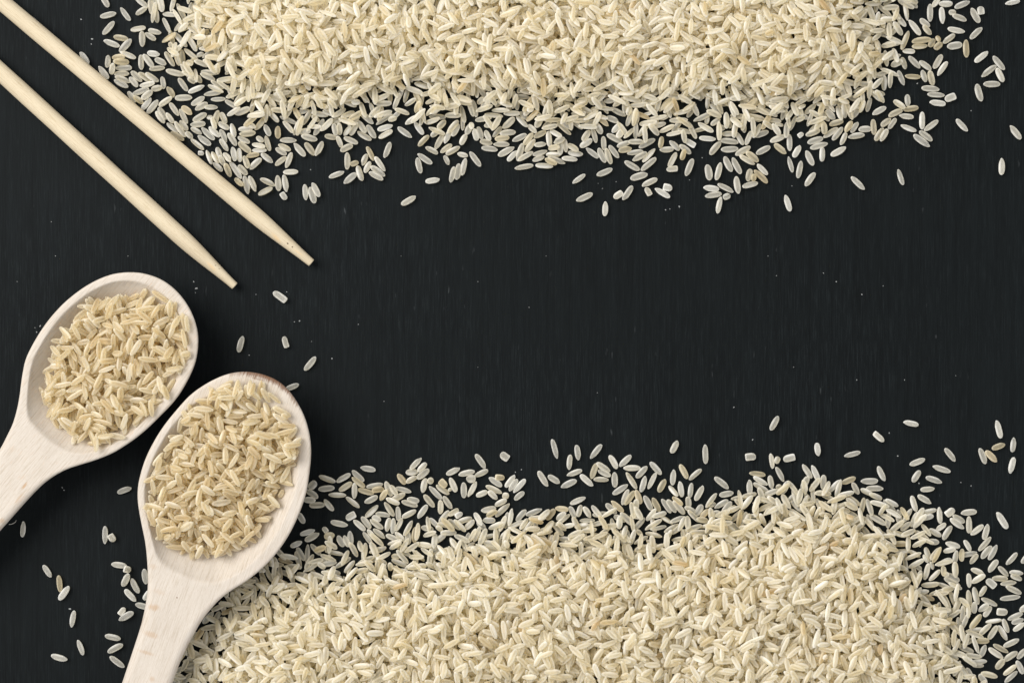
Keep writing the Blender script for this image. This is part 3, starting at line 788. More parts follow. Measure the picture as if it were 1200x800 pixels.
GRAINS = [
    (1194,-50,1269,85,'',0), (1175,200,1359,156,'',1), (1412,94,1525,244,'',2), (1338,256,1206,406,'',3), (1588,-25,1731,88,''), (1585,169,1731,88,''), (1756,-25,1781,175,''), (1800,-12,1862,112,''),
    (1831,106,1838,269,''), (1531,356,1706,325,''), (1662,369,1669,550,''), (1738,356,1888,388,'',4), (1702,390,1825,469,''), (1331,431,1500,462,'t'), (1215,478,1400,544,'',5), (1538,462,1400,612,''),
    (1412,612,1590,681,''), (938,615,1038,750,'',6), (1156,781,1269,925,'',7), (1269,656,1256,788,''), (1300,675,1475,669,'t'), (1325,725,1512,725,'t'), (1356,800,1544,794,''), (1338,744,1294,869,''),
    (1338,869,1512,862,''), (1350,900,1525,962,''), (1538,838,1662,956,''), (1625,856,1762,950,''), (1706,862,1856,956,''), (1650,644,1656,819,''), (1681,640,1794,788,''), (1735,625,1862,638,'',8),
    (1825,694,1938,750,'',9), (1750,812,1931,794,''), (1900,906,1919,1038,''), (330,195,480,325,'',10), (1338,938,1500,1025,''), (1519,906,1612,1019,''), (1631,1006,1819,975,''), (1550,1106,1744,1038,''),
    (1788,1044,1888,1025,''), (1962,1019,2038,1138,'t'), (1500,1075,1588,1200,''), (1588,1144,1650,1194,''), (1662,1169,1781,1062,''), (1662,1288,1769,1150,'',11), (1725,1331,1850,1175,'',12), (1856,1244,2019,1138,''),
    (1988,1206,2094,1356,''), (2050,1150,2250,1144,''), (2244,1231,2394,1138,'',13), (2288,1288,2431,1206,''), (2394,1262,2550,1256,''), (2131,1250,2250,1338,'t',14), (2262,1419,2419,1331,''), (2231,1462,2406,1450,''),
    (2425,1381,2494,1375,'b'), (2506,1488,2556,1294,''), (1856,1262,1950,1400,''), (1831,1306,1925,1444,''), (1956,1331,2025,1438,''), (2106,1281,2194,1450,''), (1956,1444,2088,1550,''), (2050,1425,2169,1606,''),
    (2112,1419,2194,1525,''), (2000,1550,2156,1644,'t'), (2175,1550,2256,1619,'b'), (2238,1500,2362,1569,''), (2362,1500,2512,1638,'',15), (2450,1488,2575,1606,''), (2319,1594,2469,1700,'',16), (2238,1631,2388,1756,''),
    (2325,1794,2388,1800,'b',17), (2588,1319,2650,1450,''), (2562,1438,2681,1512,''), (2581,1519,2656,1669,''), (2581,1631,2669,1769,''), (2419,1762,2481,1925,''), (2488,1400,2519,1494,''), (2712,1450,2750,1612,''),
    (2675,1562,2769,1706,''), (2794,1519,2962,1506,''), (2806,1575,2994,1556,''), (2788,1606,2925,1675,''), (2794,1669,2938,1788,''), (3106,1475,3156,1581,'',18), (2988,1525,3112,1375,''), (2888,1438,3000,1500,''),
    (3006,1606,3088,1662,'b'), (3112,1594,3162,1769,''), (2950,1688,3112,1725,''), (2956,1762,3125,1762,''), (2888,1831,3038,1806,'t'), (3062,1800,3194,1906,''), (2925,1981,3062,1856,''), (2856,1825,2912,1975,''),
    (2800,1738,2812,1900,''), (2725,1725,2756,1888,'',19), (3256,1494,3256,1612,'t',20), (3281,1644,3475,1644,''), (3494,1556,3638,1531,'',21), (3531,1594,3719,1638,''), (3681,1588,3794,1400,'',22), (3262,1694,3406,1762,''),
    (3231,1738,3356,1812,''), (3444,1681,3575,1831,'',23), (3575,1675,3688,1819,''), (3781,1656,3700,1831,''), (3225,1938,3356,1838,''), (3419,1788,3350,1969,''), (3319,2019,3494,2012,''), (3050,2094,3225,2175,''),
    (3025,2281,3194,2200,''), (3250,2056,3269,2238,''), (3325,2050,3362,2250,''), (3300,2262,3350,2338,'b',24), (3569,2162,3588,2344,'',25), (3631,2194,3688,2381,'',26), (3656,2144,3744,2306,'',27), (2481,1781,2562,1912,''),
    (2500,1906,2606,2006,''), (2550,1750,2581,1838,''), (2575,1825,2625,1938,''), (2638,1912,2700,2075,''), (2694,1894,2831,2094,''), (2794,1938,2894,2050,''), (2862,2062,2912,2275,''), (2919,2062,3000,2244,''),
    (2744,2088,2856,2181,'t'), (2625,1800,2700,1888,''), (3806,1594,3950,1619,''), (3956,1606,4000,1719,''), (3988,1769,4131,1700,''), (4031,1612,4194,1681,''), (4069,1788,4069,1988,''), (4106,1931,4200,1900,'bt'),
    (3856,2081,4031,2012,'',28), (4031,2150,4175,2031,'',29), (4188,1944,4244,2119,''), (4244,1938,4300,1806,''), (4300,1719,4381,1881,'t'), (4275,2025,4338,1894,''), (4394,1838,4512,2006,''), (4344,1950,4512,2062,''),
    (4325,2019,4488,2106,'',30), (4506,1850,4575,1669,'',31), (4188,1544,4350,1644,''), (4194,1412,4288,1562,''), (4300,1469,4400,1619,''), (4425,1525,4600,1469,'',32), (4438,1619,4600,1531,''), (4100,1588,4194,1438,''),
    (4025,1588,4119,1481,''), (4075,1475,4212,1362,''), (3881,1438,4038,1381,''), (3912,1462,3938,1575,''), (3975,1438,3981,1588,''), (4212,1306,4375,1450,'',33), (4562,1425,4700,1294,'',34), (4662,1494,4825,1612,'',33),
    (4900,1712,5025,1588,''), (4856,1438,4962,1575,'',35), (4988,1725,5131,1800,''), (5100,1750,5194,1575,''), (5212,1681,5281,1519,'',36), (4894,1806,5062,1919,'',37), (4888,1850,4931,2031,'',38), (5162,1788,5294,1694,''),
    (5206,1825,5262,1931,'b'), (4988,2131,5150,2100,'',39), (5050,1600,5169,1506,''), (4750,1456,4906,1362,'',40), (5138,1500,5212,1419,''), (5225,1812,5388,1719,''), (5400,1694,5462,1575,''), (5362,1800,5481,1831,'b'),
    (5300,1600,5375,1450,'',40), (5462,1581,5525,1450,''), (5412,2056,5456,1856,''), (5350,2106,5381,1919,'',38), (5281,2138,5325,1956,'',38), (5506,1781,5631,1950,'',41), (4706,2400,4869,2300,'',42), (5625,1656,5769,1681,''),
    (5781,1688,5969,1694,''), (5644,1731,5831,1756,'',43), (5800,1631,5969,1612,'t'), (5838,1825,6025,1725,'',44), (5950,1888,6056,1769,'',45), (5600,1488,5650,1631,''), (5688,1538,5738,1644,''), (5775,1606,5881,1488,''),
    (5856,1569,6044,1544,''), (5556,1525,5588,1631,'',46), (6006,1656,6169,1575,'',47), (6138,1700,6244,1562,'t'), (6156,1781,6269,1631,''), (6062,1888,6125,1681,''), (6062,1888,6250,1775,''), (6031,1975,6250,1938,''),
    (6275,1938,6481,1950,''), (6244,1819,6412,1769,''), (6250,1881,6369,1838,''), (6288,1700,6375,1688,'',48), (6256,1612,6400,1538,''), (6425,1538,6444,1725,''), (6400,1812,6569,1812,''), (6419,1844,6625,1912,''),
    (6388,1862,6525,1925,'t'), (6581,1856,6769,1869,''), (6656,1788,6831,1812,''), (6650,1688,6781,1775,''), (6569,1662,6562,1825,''), (6612,1625,6638,1788,''), (6438,1738,6550,1725,''), (6506,1669,6600,1625,''),
    (6438,1519,6588,1612,''), (6800,1725,6938,1631,''), (6825,1656,6912,1525,''), (6938,1488,6988,1675,''), (6869,1738,7012,1850,'',49), (7012,1738,7094,1906,'',49), (7069,1600,7081,1762,''), (7100,1738,7162,1925,''),
    (7138,1706,7250,1850,'',49), (7112,1575,7294,1669,''), (6975,1450,7056,1569,''), (7231,1719,7388,1662,''), (7250,1769,7400,1738,'t',50), (6738,1400,6900,1344,'',51), (6838,1481,6981,1406,''), (7012,1375,7131,1475,'t',52),
    (7175,1556,7275,1450,'',53), (7244,1600,7294,1525,'',54), (7119,1375,7238,1425,'',55), (6188,1462,6288,1562,''), (6275,1500,6350,1362,''), (6362,1519,6462,1400,''), (6712,2150,6856,2044,'',56), (6994,2056,7175,1981,'',57),
    (6756,2356,6944,2269,'',58), (7094,2362,7088,2531,'',59), (7194,2319,7294,2256,'b',60), (7300,2344,7412,2181,'',61), (7350,1800,7538,1775,''), (7412,1881,7581,1788,''), (7531,1900,7675,1744,''), (7488,1731,7675,1631,''),
    (7512,2000,7688,1850,''), (7319,1894,7494,1994,''), (7388,2094,7588,2038,'',62), (7525,2181,7700,2094,'',63), (7569,2200,7619,2288,'b',64), (7675,2212,7850,2312,'',65), (7775,2188,7875,2212,'bf',66), (7362,1662,7544,1662,''),
    (7838,1962,7925,1788,''), (7812,1988,7938,1975,'b',67), (7731,1756,7894,1750,''), (7731,1738,7762,1600,'t'), (7850,1650,7962,1762,''), (7962,1700,8100,1800,''), (8194,1619,8388,1631,'',68), (8319,1812,8444,1662,''),
    (8438,1644,8656,1669,''), (8450,1756,8650,1744,'',69), (8625,1550,8712,1700,''), (8738,1700,8806,1538,''), (8619,1819,8794,1719,''), (8662,1825,8850,1925,''), (8738,1781,8894,1894,''), (8862,1806,9025,1719,'',70),
    (9075,1688,9212,1800,'t'), (9250,1575,9256,1769,'',71), (9300,1844,9375,1706,'',70), (9238,1838,9288,2019,'',72), (9388,1888,9350,2088,'',73), (9025,1662,9206,1588,''), (8825,1600,9006,1544,'',74), (8038,2062,8119,1862,'',75),
    (8288,1931,8319,2112,'f',76), (8444,1906,8394,2112,'',77), (8488,1838,8575,2012,'',78), (8581,1850,8681,2038,'',79), (8875,1925,8994,2050,''), (8838,1994,8994,2144,'t'), (8762,2125,8794,1981,''), (8831,2038,8831,2125,'bt'),
    (8700,2188,8881,2144,''), (8625,2069,8656,2269,'',80), (8244,2200,8425,2219,'',81), (8412,2156,8594,2250,'',79), (8262,2300,8456,2269,''), (8475,2319,8556,2288,'b'), (8450,2306,8406,2500,''), (9200,2288,9262,2475,'',82),
    (8025,1638,8144,1712,'b',83), (7994,1862,8019,1762,''), (8462,1575,8612,1562,''), (9444,1769,9531,1938,'',84), (9438,2181,9550,2025,'',85), (9631,1894,9638,1725,''), (9738,1825,9912,1725,'',86), (9494,1738,9700,1681,''),
    (9462,1675,9644,1619,''), (9650,1612,9819,1500,''), (9756,1644,9875,1494,''), (9850,1700,9919,1556,''), (9900,1550,9988,1419,'t'), (9975,1550,10050,1438,'',87), (9938,1606,10131,1581,''), (10062,1519,10212,1512,''),
    (10231,1400,10244,1581,''), (10256,1650,10350,1500,''), (10319,1656,10400,1512,''), (10338,1469,10425,1400,''), (10412,1512,10500,1388,''), (10225,1344,10381,1256,'',88), (9719,1462,9881,1419,''), (9356,1600,9412,1562,'b',89),
    (9481,1544,9662,1425,''), (9444,1588,9612,1525,''), (9650,1450,9662,1550,''), (9812,1238,9862,1419,''), (9988,1381,10075,1250,'',90), (9619,1300,9719,1419,''), (9675,1294,9788,1394,'',91), (9975,2075,10131,2219,'',92),
    (11000,44,11162,50,''), (10938,69,11000,-12,''), (11188,94,11362,19,'',93), (11781,50,11950,12,'',94), (11031,88,11050,281,'',95), (11119,144,11200,150,'b'), (11156,181,11331,238,'',93), (11381,100,11475,269,'',96),
    (11488,81,11500,169,'bf',97), (11106,338,11306,375,'',98), (11369,456,11506,325,'',88), (11050,506,11188,406,''), (11100,550,11275,525,'',93), (11319,469,11325,675,'t',99), (10888,550,10950,462,'bt'), (10975,425,11012,488,'bt'),
    (10950,575,11038,506,'bt'), (11425,731,11575,606,'',100), (11638,662,11769,819,'',101), (11500,900,11675,769,''), (11681,800,11756,962,''), (10944,806,11038,644,''), (10988,888,11100,725,'',102), (10775,719,10912,819,''),
    (10806,825,10850,962,''), (10888,831,10938,1000,''), (10606,894,10788,906,'t',103), (10525,831,10594,1000,'',104), (10650,662,10781,800,''), (10569,675,10612,812,''), (10469,762,10550,725,'',105), (10688,550,10869,538,'t'),
    (10688,488,10912,462,'t'), (10900,50,10900,256,'',106), (10788,231,10888,312,'',107), (10812,300,10919,406,''), (10650,238,10788,412,'',108), (10588,600,10712,606,''), (10562,588,10650,362,''), (10800,1031,11006,1050,'',109),
    (10869,1106,11069,1119,'',110), (10894,1200,11081,1219,'',111), (11075,1169,11194,1125,'bf',112), (11444,988,11500,1188,'',113), (11525,988,11719,988,'',114), (11206,1400,11338,1538,'',115), (10806,1312,10806,1519,''), (10831,1531,10994,1412,''),
    (10775,1538,10925,1650,''), (10706,1581,10894,1719,'',108), (10556,1469,10738,1538,''), (10631,1112,10644,1250,''), (10588,1288,10762,1262,''), (10538,1356,10706,1375,'',93), (10412,1362,10575,1288,''), (10475,1175,10606,1275,''),
    (11838,1475,11962,1631,'',116), (11738,1856,11738,2050,'',117), (3206,3419,3350,3525,'b',118), (2844,3938,2794,4125,'',119), (3325,3944,3362,4069,'b',120), (3700,4181,3569,4338,'',121), (3350,4560,3500,4500,'',122), (275,6106,262,6288,'',123),
    (1231,6162,1231,6369,'',124), (1288,6262,1338,6338,'bf',125), (1375,5769,1538,5712,'',126), (506,6619,600,6756,'',127), (688,6738,706,6931,'t',128), (806,6862,694,7025,'',129), (869,7150,838,7344,'',130), (1306,6606,1488,6631,'',131),
    (1456,6656,1531,6681,'bf',132), (1512,6712,1431,6869,'',133), (1538,6775,1625,6944,'',134), (1462,6906,1594,7038,'',135), (1688,6662,1712,6838,'',136), (1769,6900,1688,7025,'',137), (1588,7075,1750,7119,'',138), (1400,7194,1462,7119,'b',139),
    (1394,7262,1562,7169,'',140), (600,7675,788,7725,'',141), (912,7494,975,7669,'',142), (1231,7444,1412,7481,'',143), (1262,7638,1438,7544,'',144), (1288,7688,1456,7812,'',145), (4225,5475,4400,5506,'',146), (3738,5575,3931,5644,''),
    (3944,5644,4106,5550,''), (4125,5512,4262,5638,'',147), (3625,5725,3700,5638,'bf'), (3594,5738,3725,5831,''), (3562,5856,3694,5856,'',148), (3731,5731,3919,5712,'',149), (3850,5794,4056,5800,''), (3975,5750,4125,5650,''),
    (4125,5588,4275,5706,''), (4156,5650,4150,5844,''), (4194,5731,4381,5781,'t'), (4294,5706,4488,5669,''), (4356,5744,4500,5725,'t'), (4519,5638,4588,5812,''), (4450,5869,4538,5725,'t'), (4056,5819,4212,5944,''),
    (4275,5888,4425,5812,'',150), (3625,5919,3806,5912,''), (3800,5850,3906,5981,''), (3506,6031,3550,6100,'',151), (4056,6075,4162,6019,'bf',152), (3875,6112,4075,6150,'',153), (4144,6088,4281,6212,''), (4238,6050,4344,6188,''),
    (4281,6056,4431,5919,''), (4400,6012,4569,6038,''), (4362,6050,4462,6094,'b'), (4506,5881,4619,6044,''), (4662,5931,4669,6100,''), (4712,6062,4875,5975,''), (4562,6062,4531,6225,''), (4612,6069,4600,6250,''),
    (4712,6069,4638,6219,''), (4338,6081,4488,6194,''), (4375,6194,4512,6300,''), (3519,6262,3688,6206,'',154), (3575,6331,3738,6244,'',155), (3788,6175,3831,6231,'b',156), (3800,6288,3919,6262,'bf'), (3412,6400,3531,6344,'',157),
    (4525,6262,4688,6344,''), (4631,6231,4750,6344,''), (4775,6212,4788,6375,'',158), (4875,6169,4850,6350,'t',159), (4306,6200,4412,6331,''), (4256,6231,4356,6369,''), (4100,6219,4112,6388,''), (3956,6275,4025,6400,'',160),
    (4031,6275,4088,6400,''), (4662,5550,4750,5669,''), (4756,5650,4888,5581,''), (4756,5531,4900,5525,''), (4638,5712,4819,5762,''), (4588,5862,4750,5775,''), (4525,5831,4681,5906,''), (4588,5706,4638,5775,''),
    (4706,5869,4894,5925,''), (4781,5844,4900,5869,'',161), (4806,5494,4938,5362,'',162), (4912,5506,4981,5438,''), (4888,5606,5025,5494,''), (4950,5769,4988,5600,''), (5012,5612,5075,5650,'bf'), (4900,6069,5006,5912,'',163),
    (4969,5794,5088,5938,''), (5031,5694,5175,5844,''), (5112,5681,5262,5788,''), (5156,5631,5231,5700,'btf',164), (5250,5744,5294,5725,'b'), (5275,5594,5344,5762,''), (5231,5556,5388,5481,'',162), (5375,5562,5562,5519,'',165),
    (5575,5319,5688,5481,'',166), (5562,5575,5719,5506,''), (5462,5606,5575,5606,'bf'), (5869,5312,5956,5375,'bf',167), (5731,5594,5881,5694,'',166), (5806,5588,5912,5594,'bt',168), (5694,5688,5881,5775,''), (5725,5750,5825,5844,''),
    (5588,5806,5706,5756,''), (5925,5706,6031,5562,'',169), (5969,5750,6062,5612,'',169), (6019,5769,6156,5612,'',170), (6031,5850,6138,5762,'',171), (5888,5800,5962,5812,'bf'), (5800,5925,5938,5844,''), (5806,6050,5969,5894,''),
    (5638,5981,5812,5950,''), (5712,6044,5812,5981,'t'), (5662,6094,5800,6094,'',172), (5431,5650,5438,5831,'',173), (5581,5638,5488,5819,''), (5194,5812,5294,5956,''), (5162,5856,5162,6019,''), (5150,6119,5262,5981,''),
    (5250,6038,5375,5962,''), (5338,6050,5419,6006,'b',174), (5031,6069,5144,6175,'',175), (5256,6081,5400,6200,''), (5356,6119,5531,6062,''), (5450,6200,5556,6088,''), (5600,6112,5688,6200,'',176), (4938,6175,5075,6200,'',177),
    (6050,6100,6162,5969,'',178), (5950,6000,5925,6188,'',179), (6469,5144,6531,5369,'',180), (6756,5212,6781,5388,'',181), (7050,5206,6919,5369,'',182), (6681,5325,6669,5500,'',183), (6644,5569,6819,5506,'',184), (6306,5519,6419,5694,'',185),
    (6425,5569,6556,5656,'',186), (6575,5706,6756,5625,'',187), (6800,5562,6950,5688,'',188), (6988,5425,6931,5606,''), (6988,5419,7150,5525,''), (7006,5506,7156,5575,''), (6956,5612,7131,5619,''), (6681,5900,6862,5825,''),
    (7144,5331,7231,5488,''), (7262,5462,7394,5331,'',187), (6162,6031,6350,5962,'',189), (6675,5931,6744,6069,''), (6775,6031,6806,5931,''), (6838,5931,6925,6062,''), (6506,5950,6662,5969,'t'), (6525,6088,6625,6000,'',190),
    (6406,6088,6500,5962,''), (6288,6100,6388,6025,'',190), (6944,6031,7125,6012,''), (7194,6044,7338,6100,'',191), (7306,5481,7506,5481,''), (7456,5594,7581,5462,'',192), (7338,5531,7462,5725,''), (7200,5531,7206,5706,'',183),
    (7181,5788,7356,5675,'',193), (7288,5912,7362,5731,''), (7319,5912,7438,5750,'t'), (7450,5738,7512,5900,'t'), (7512,5762,7562,5575,'',194), (7594,5725,7688,5538,''), (7619,5412,7750,5556,''), (7719,5762,7794,5612,'t',195),
    (7550,5806,7638,5975,'',196), (7644,5831,7731,5988,'t',197), (7756,5844,7862,6006,'',196), (7162,5869,7306,5994,'t',198), (7100,5900,7225,6012,'',199), (7456,5862,7456,5962,'',200), (7819,5850,7925,6000,'',196), (7888,5856,8025,6025,''),
    (7881,5819,8000,5912,'t'), (7869,5306,7938,5162,'',201), (8262,5206,8269,5431,'',202), (7894,5500,7881,5681,'',194), (7969,5438,8056,5606,'t'), (8075,5619,8219,5494,''), (7838,5688,7944,5812,''), (7962,5638,7994,5819,'',203),
    (8106,5656,8081,5831,''), (8238,5688,8150,5862,'',204), (8062,5844,8069,5925,''), (8019,5931,8150,6000,''), (8150,6038,8231,5912,''), (8225,6050,8294,5975,'t',205), (8375,5588,8538,5719,'',206), (8431,5800,8594,5769,'',207),
    (8375,5950,8531,5856,'',208), (8462,6025,8569,5875,'',208), (8319,6038,8419,6000,'',209), (9119,4875,9031,5038,'',210), (8738,5356,8856,5344,'bf',211), (9031,5312,9056,5488,''), (9088,5425,9125,5350,'b'), (9181,5381,9312,5350,'bf',212),
    (9569,5188,9594,5338,'',213), (8781,5538,8969,5562,''), (8825,5581,9000,5681,''), (8831,5656,9006,5762,''), (9019,5569,9050,5725,''), (9094,5469,9188,5638,''), (9094,5712,9156,5688,'b'), (9162,5788,9244,5631,'',214),
    (8781,5619,8788,5794,'',215), (8956,5800,9125,5731,''), (9406,5438,9512,5600,''), (9512,5450,9600,5638,'',216), (9400,5731,9469,5575,'',217), (9650,5562,9650,5738,'',217), (9862,5662,10025,5594,'t',218), (9706,5769,9844,5625,'',214),
    (9894,5344,10081,5294,'',219), (10244,5069,10356,5169,'b',220), (10588,4944,10762,4975,'',221), (10288,5462,10369,5631,'',222), (10088,5638,10288,5631,'',223), (10150,5719,10350,5719,'',224), (9988,5650,10062,5788,''), (10088,5725,10238,5800,''),
    (10662,5444,10838,5375,'',225), (10694,5644,10781,5512,'',226), (10788,5738,10950,5719,'',227), (10931,5462,11138,5525,'',228), (10850,5588,11038,5650,'',225), (11075,5250,11194,5400,'',229), (11675,4925,11731,5131,'',230), (11625,5256,11775,5200,'t',231),
    (11881,5125,11862,5294,'',232), (11481,5250,11550,5431,'',233), (11550,5281,11681,5406,'t',234), (11881,5356,11838,5544,'',235), (10756,5800,10912,5894,'',236), (10681,5806,10738,5988,''), (11088,6031,11181,5962,'bf',237), (11156,6031,11312,6119,''),
    (11125,6069,11306,6194,'',238), (11262,6012,11444,5988,'',227), (11356,6044,11356,6244,''), (11375,6262,11525,6150,''), (11575,6138,11531,6319,'',239), (11469,6450,11612,6288,''), (11500,6538,11619,6394,'',240), (11588,6556,11681,6381,'',240),
    (11681,6000,11806,6188,'',241), (11794,6612,11919,6475,'',242), (11588,6700,11688,6556,'',243), (10519,5969,10550,6138,'',239), (10581,6112,10688,5956,''), (10675,6169,10756,5994,''), (10575,6200,10650,6125,''), (10775,6012,10975,5969,''),
    (10769,6081,10938,6038,'',227), (11006,5938,11019,6131,''), (10969,6212,11081,6131,''), (11050,6319,11150,6156,''), (11300,6325,11375,6450,''), (11081,6356,11250,6406,''), (11062,6462,11194,6425,''), (11250,6506,11450,6469,''),
    (11188,6612,11206,6438,''), (11262,6575,11281,6425,''), (11375,6600,11450,6488,''), (10988,6625,11150,6544,'',240), (10875,6338,10988,6350,'',244), (10888,6194,11031,6281,''), (11988,6575,12050,6500,'',245), (11625,6770,11810,6775,''),
    (11565,6785,11660,6870,'bf',246), (11700,6635,11815,6745,''), (11725,6840,11910,6815,''), (11780,6860,11975,6955,''), (11720,7015,11955,6985,'',247), (11830,6700,11990,6715,''), (11840,6735,11980,6790,''), (11685,7160,11805,7170,'bf',248),
    (11810,7255,11985,7180,''), (11380,6660,11540,6730,''), (11390,6830,11540,6725,''), (11350,6715,11360,6880,''), (11410,6875,11460,7080,''), (11470,6980,11565,6865,''), (11500,7005,11685,7090,''), (11345,6910,11365,7100,''),
    (11290,7060,11380,7190,'',249), (11490,7150,11565,7080,'',250), (11530,7220,11615,7100,''), (11410,7070,11420,7160,'',251), (11975,7140,12040,7100,'',250), (11550,7285,11740,7260,''), (11860,7295,11990,7250,'',252), (11880,7390,12000,7290,'',243),
    (11750,7245,11820,7410,''), (11700,7325,11800,7495,''), (11760,7570,11940,7485,'',243), (11640,7545,11815,7640,''), (11585,7590,11755,7705,''), (11770,7735,11920,7630,''), (11680,7840,11760,7710,''), (11920,7710,12030,7600,''),
    (11915,7735,11990,7890,''), (11765,7910,11905,7780,''), (11775,7990,11920,7860,'',243), (11495,7880,11690,7925,''), (11480,7905,11560,8000,'',253), (11585,7490,11685,7325,''), (11340,7380,11540,7370,''), (11480,7440,11610,7300,''),
    (11450,7510,11585,7500,'t'), (11490,7690,11550,7550,'',254), (11330,7820,11400,7990,'',255), (2162,7856,2344,7850,''), (2381,7300,2500,7162,'',256), (2588,7038,2638,7181,'',257), (2500,7294,2575,7162,''), (2575,7231,2712,7331,''),
    (2550,7438,2625,7319,'',258), (2400,7662,2388,7831,''), (2144,7744,2300,7750,''), (2175,7650,2288,7650,'',259), (2300,7725,2394,7619,'t'), (2056,7912,2112,7825,'',258), (2262,7512,2312,7450,'',260), (2038,7988,2100,7969,'',261),
    (2356,7950,2500,7888,''), (2525,7950,2600,7925,'',261), (2362,7838,2525,7856,''), (10523,1987,10583,2167,'',262),
]
# ------------------------------------------------------------------ grains that lie singly or in the loose fringe
def variant(name, kind, tint, rs):
    V, F = grain_shape(kind, rs, 10, 9)
    me = bpy.data.meshes.new(name); me.from_pydata([tuple(v) for v in V], [], F); me.update()
    me.polygons.foreach_set('use_smooth', [True] * len(me.polygons))
    if kind == 'broken':
        for f in me.polygons:
            if f.normal.x > .9: f.use_smooth = False
    a = me.attributes.new("tint", 'FLOAT', 'POINT'); a.data.foreach_set('value', [tint] * len(V))
    a = me.attributes.new("rim", 'FLOAT', 'POINT'); a.data.foreach_set('value', np.clip(rim_of(V) + rs.choice((0, .1, .25)), 0, 1.3))
    me.materials.append(RICE); return me
VW = [variant("rice_grain", 'whole', t, rs) for t in np.linspace(0.0, .3, 14)]
VT = [variant("tan_rice_grain", 'whole', t, rs) for t in (.7, .76, .82, .88)]
VB = [variant("broken_rice_grain", 'broken', t, rs) for t in (0, .1, .2, .3, .4)]
VBT = [variant("broken_rice_grain", 'broken', t, rs) for t in (.8, .88)]
TOP, LOW = Heap(), Heap()
for r in GRAINS:
    x1, y1, x2, y2 = (c / 10 for c in r[:4]); f = r[4]; lab = r[5] if len(r) > 5 else None
    brk, tan = 'b' in f, 't' in f
    x, y = (x1 + x2) / 2, (y1 + y2) / 2
    L = math.hypot(x2 - x1, y2 - y1) + .6; yaw = math.atan2(y2 - y1, x2 - x1)
    if not brk: L = max(L, 15)
    W = rng.normal(7.0, .45)
    if 'f' in f: W = max(8.2, L * .8) if L < 12 else 8.8
    if brk and 'f' not in f: W = min(W, L * .8)
    T = min(W, 7.3) * rng.uniform(.68, .8)
    z, m = settle(np.array([x]), np.array([y]), np.array([yaw]), L, W, T); z, m = z[0], m[0]
    k = (CAM_H - z * PX) / CAM_H
    stamp(x, y, yaw, L, W, T, z, m)
    if lab is None:
        (TOP if y < 400 else LOW).add(x, y, z, yaw, m, L, W, T, rng.uniform(.68, .86) if tan else grain_tint())
        continue
    me = (VBT if tan else VB)[rng.integers(2 if tan else 5)] if brk else (VT[rng.integers(4)] if tan else VW[rng.integers(14)])
    nm = "broken_rice_grain" if brk else "rice_grain"
    o = bpy.data.objects.new(nm, me); C.objects.link(o)
    R = rot_matrix(-yaw, m, rng.normal(0, .12))
    if rng.random() < .5 : R = R @ np.diag((-1, -1, 1))
    M = Matrix(R.tolist()).to_4x4() @ Matrix.Diagonal((L * PX, W * PX, T * PX, 1))
    M.translation = P(x, y, z * PX)
    o.matrix_world = M
    tag(o, LABELS[lab][0], "rice grain", LABELS[lab][1])

# ------------------------------------------------------------------ the two piles
def grow(p, k):
    p = chaikin(p, 1); d = np.gradient(p, axis=0); d /= np.hypot(*d.T)[:, None]
    a = p + k * np.stack([d[:, 1], -d[:, 0]], 1)
    return a + np.stack([3 * np.sin(a[:, 0] * .09 + a[:, 1] * .05), 4 * np.sin(a[:, 0] * .11 + 1)], 1)
top_poly = [(176, -70), (184, -20), (190, 0), (188, 28), (202, 60), (214, 92), (236, 104), (262, 116), (285, 130), (330, 142), (375, 150), (430, 132), (470, 130), (500, 144), (560, 148),
            (600, 138), (650, 150), (700, 134), (740, 150), (790, 148), (850, 152), (900, 148), (950, 140), (985, 138), (1010, 124), (1040, 100), (1052, 60), (1046, 32), (1062, 0), (1060, -70)]
low_poly = [(185, 880), (205, 800), (212, 768), (240, 726), (262, 702), (290, 682), (312, 664), (340, 652), (372, 646), (405, 640), (450, 634), (480, 622), (520, 616), (570, 612), (620, 606),
            (680, 604), (730, 600), (760, 604), (790, 610), (830, 598), (860, 588), (900, 574), (940, 572), (980, 574), (1020, 580), (1050, 598), (1075, 610), (1086, 640), (1108, 665), (1120, 690),
            (1134, 720), (1140, 745), (1150, 770), (1150, 800), (1140, 880)]
wav = lambda x, y, a: 2.2 * np.sin(x * .021 + a) + 1.8 * np.sin(x * .053 + y * .037 + 2 * a)
def pile_h(a, hmax):
    return lambda x, y, ed: np.minimum(1.6 + .05 * np.minimum(ed, 38) + .28 * np.clip(ed - 34, 0, None) + .001 * ed * ed, hmax) + wav(x, y, a) * np.clip(ed / 40, 0, 1)
pour(TOP, grow(top_poly, -9), pile_h(.3, 27))
# a spoon lies over the lower pile's left end: keep the grains under it low
lowh = pile_h(1.7, 29)
def low_target(x, y, ed):
    h = lowh(x, y, ed)
    d = seg_dist(np.stack([x, y], 1), sp2.poly)
    return np.minimum(h, 4.5 + .30 * d)
pour(LOW, grow(low_poly, 7), low_target)
TOP.build("rice_pile", "loose pile of uncooked rice along the upper edge, beside the chopsticks", "rice pile")
LOW.build("rice_pile", "loose pile of uncooked rice along the lower edge, reaching under the scorched spoon", "rice pile")

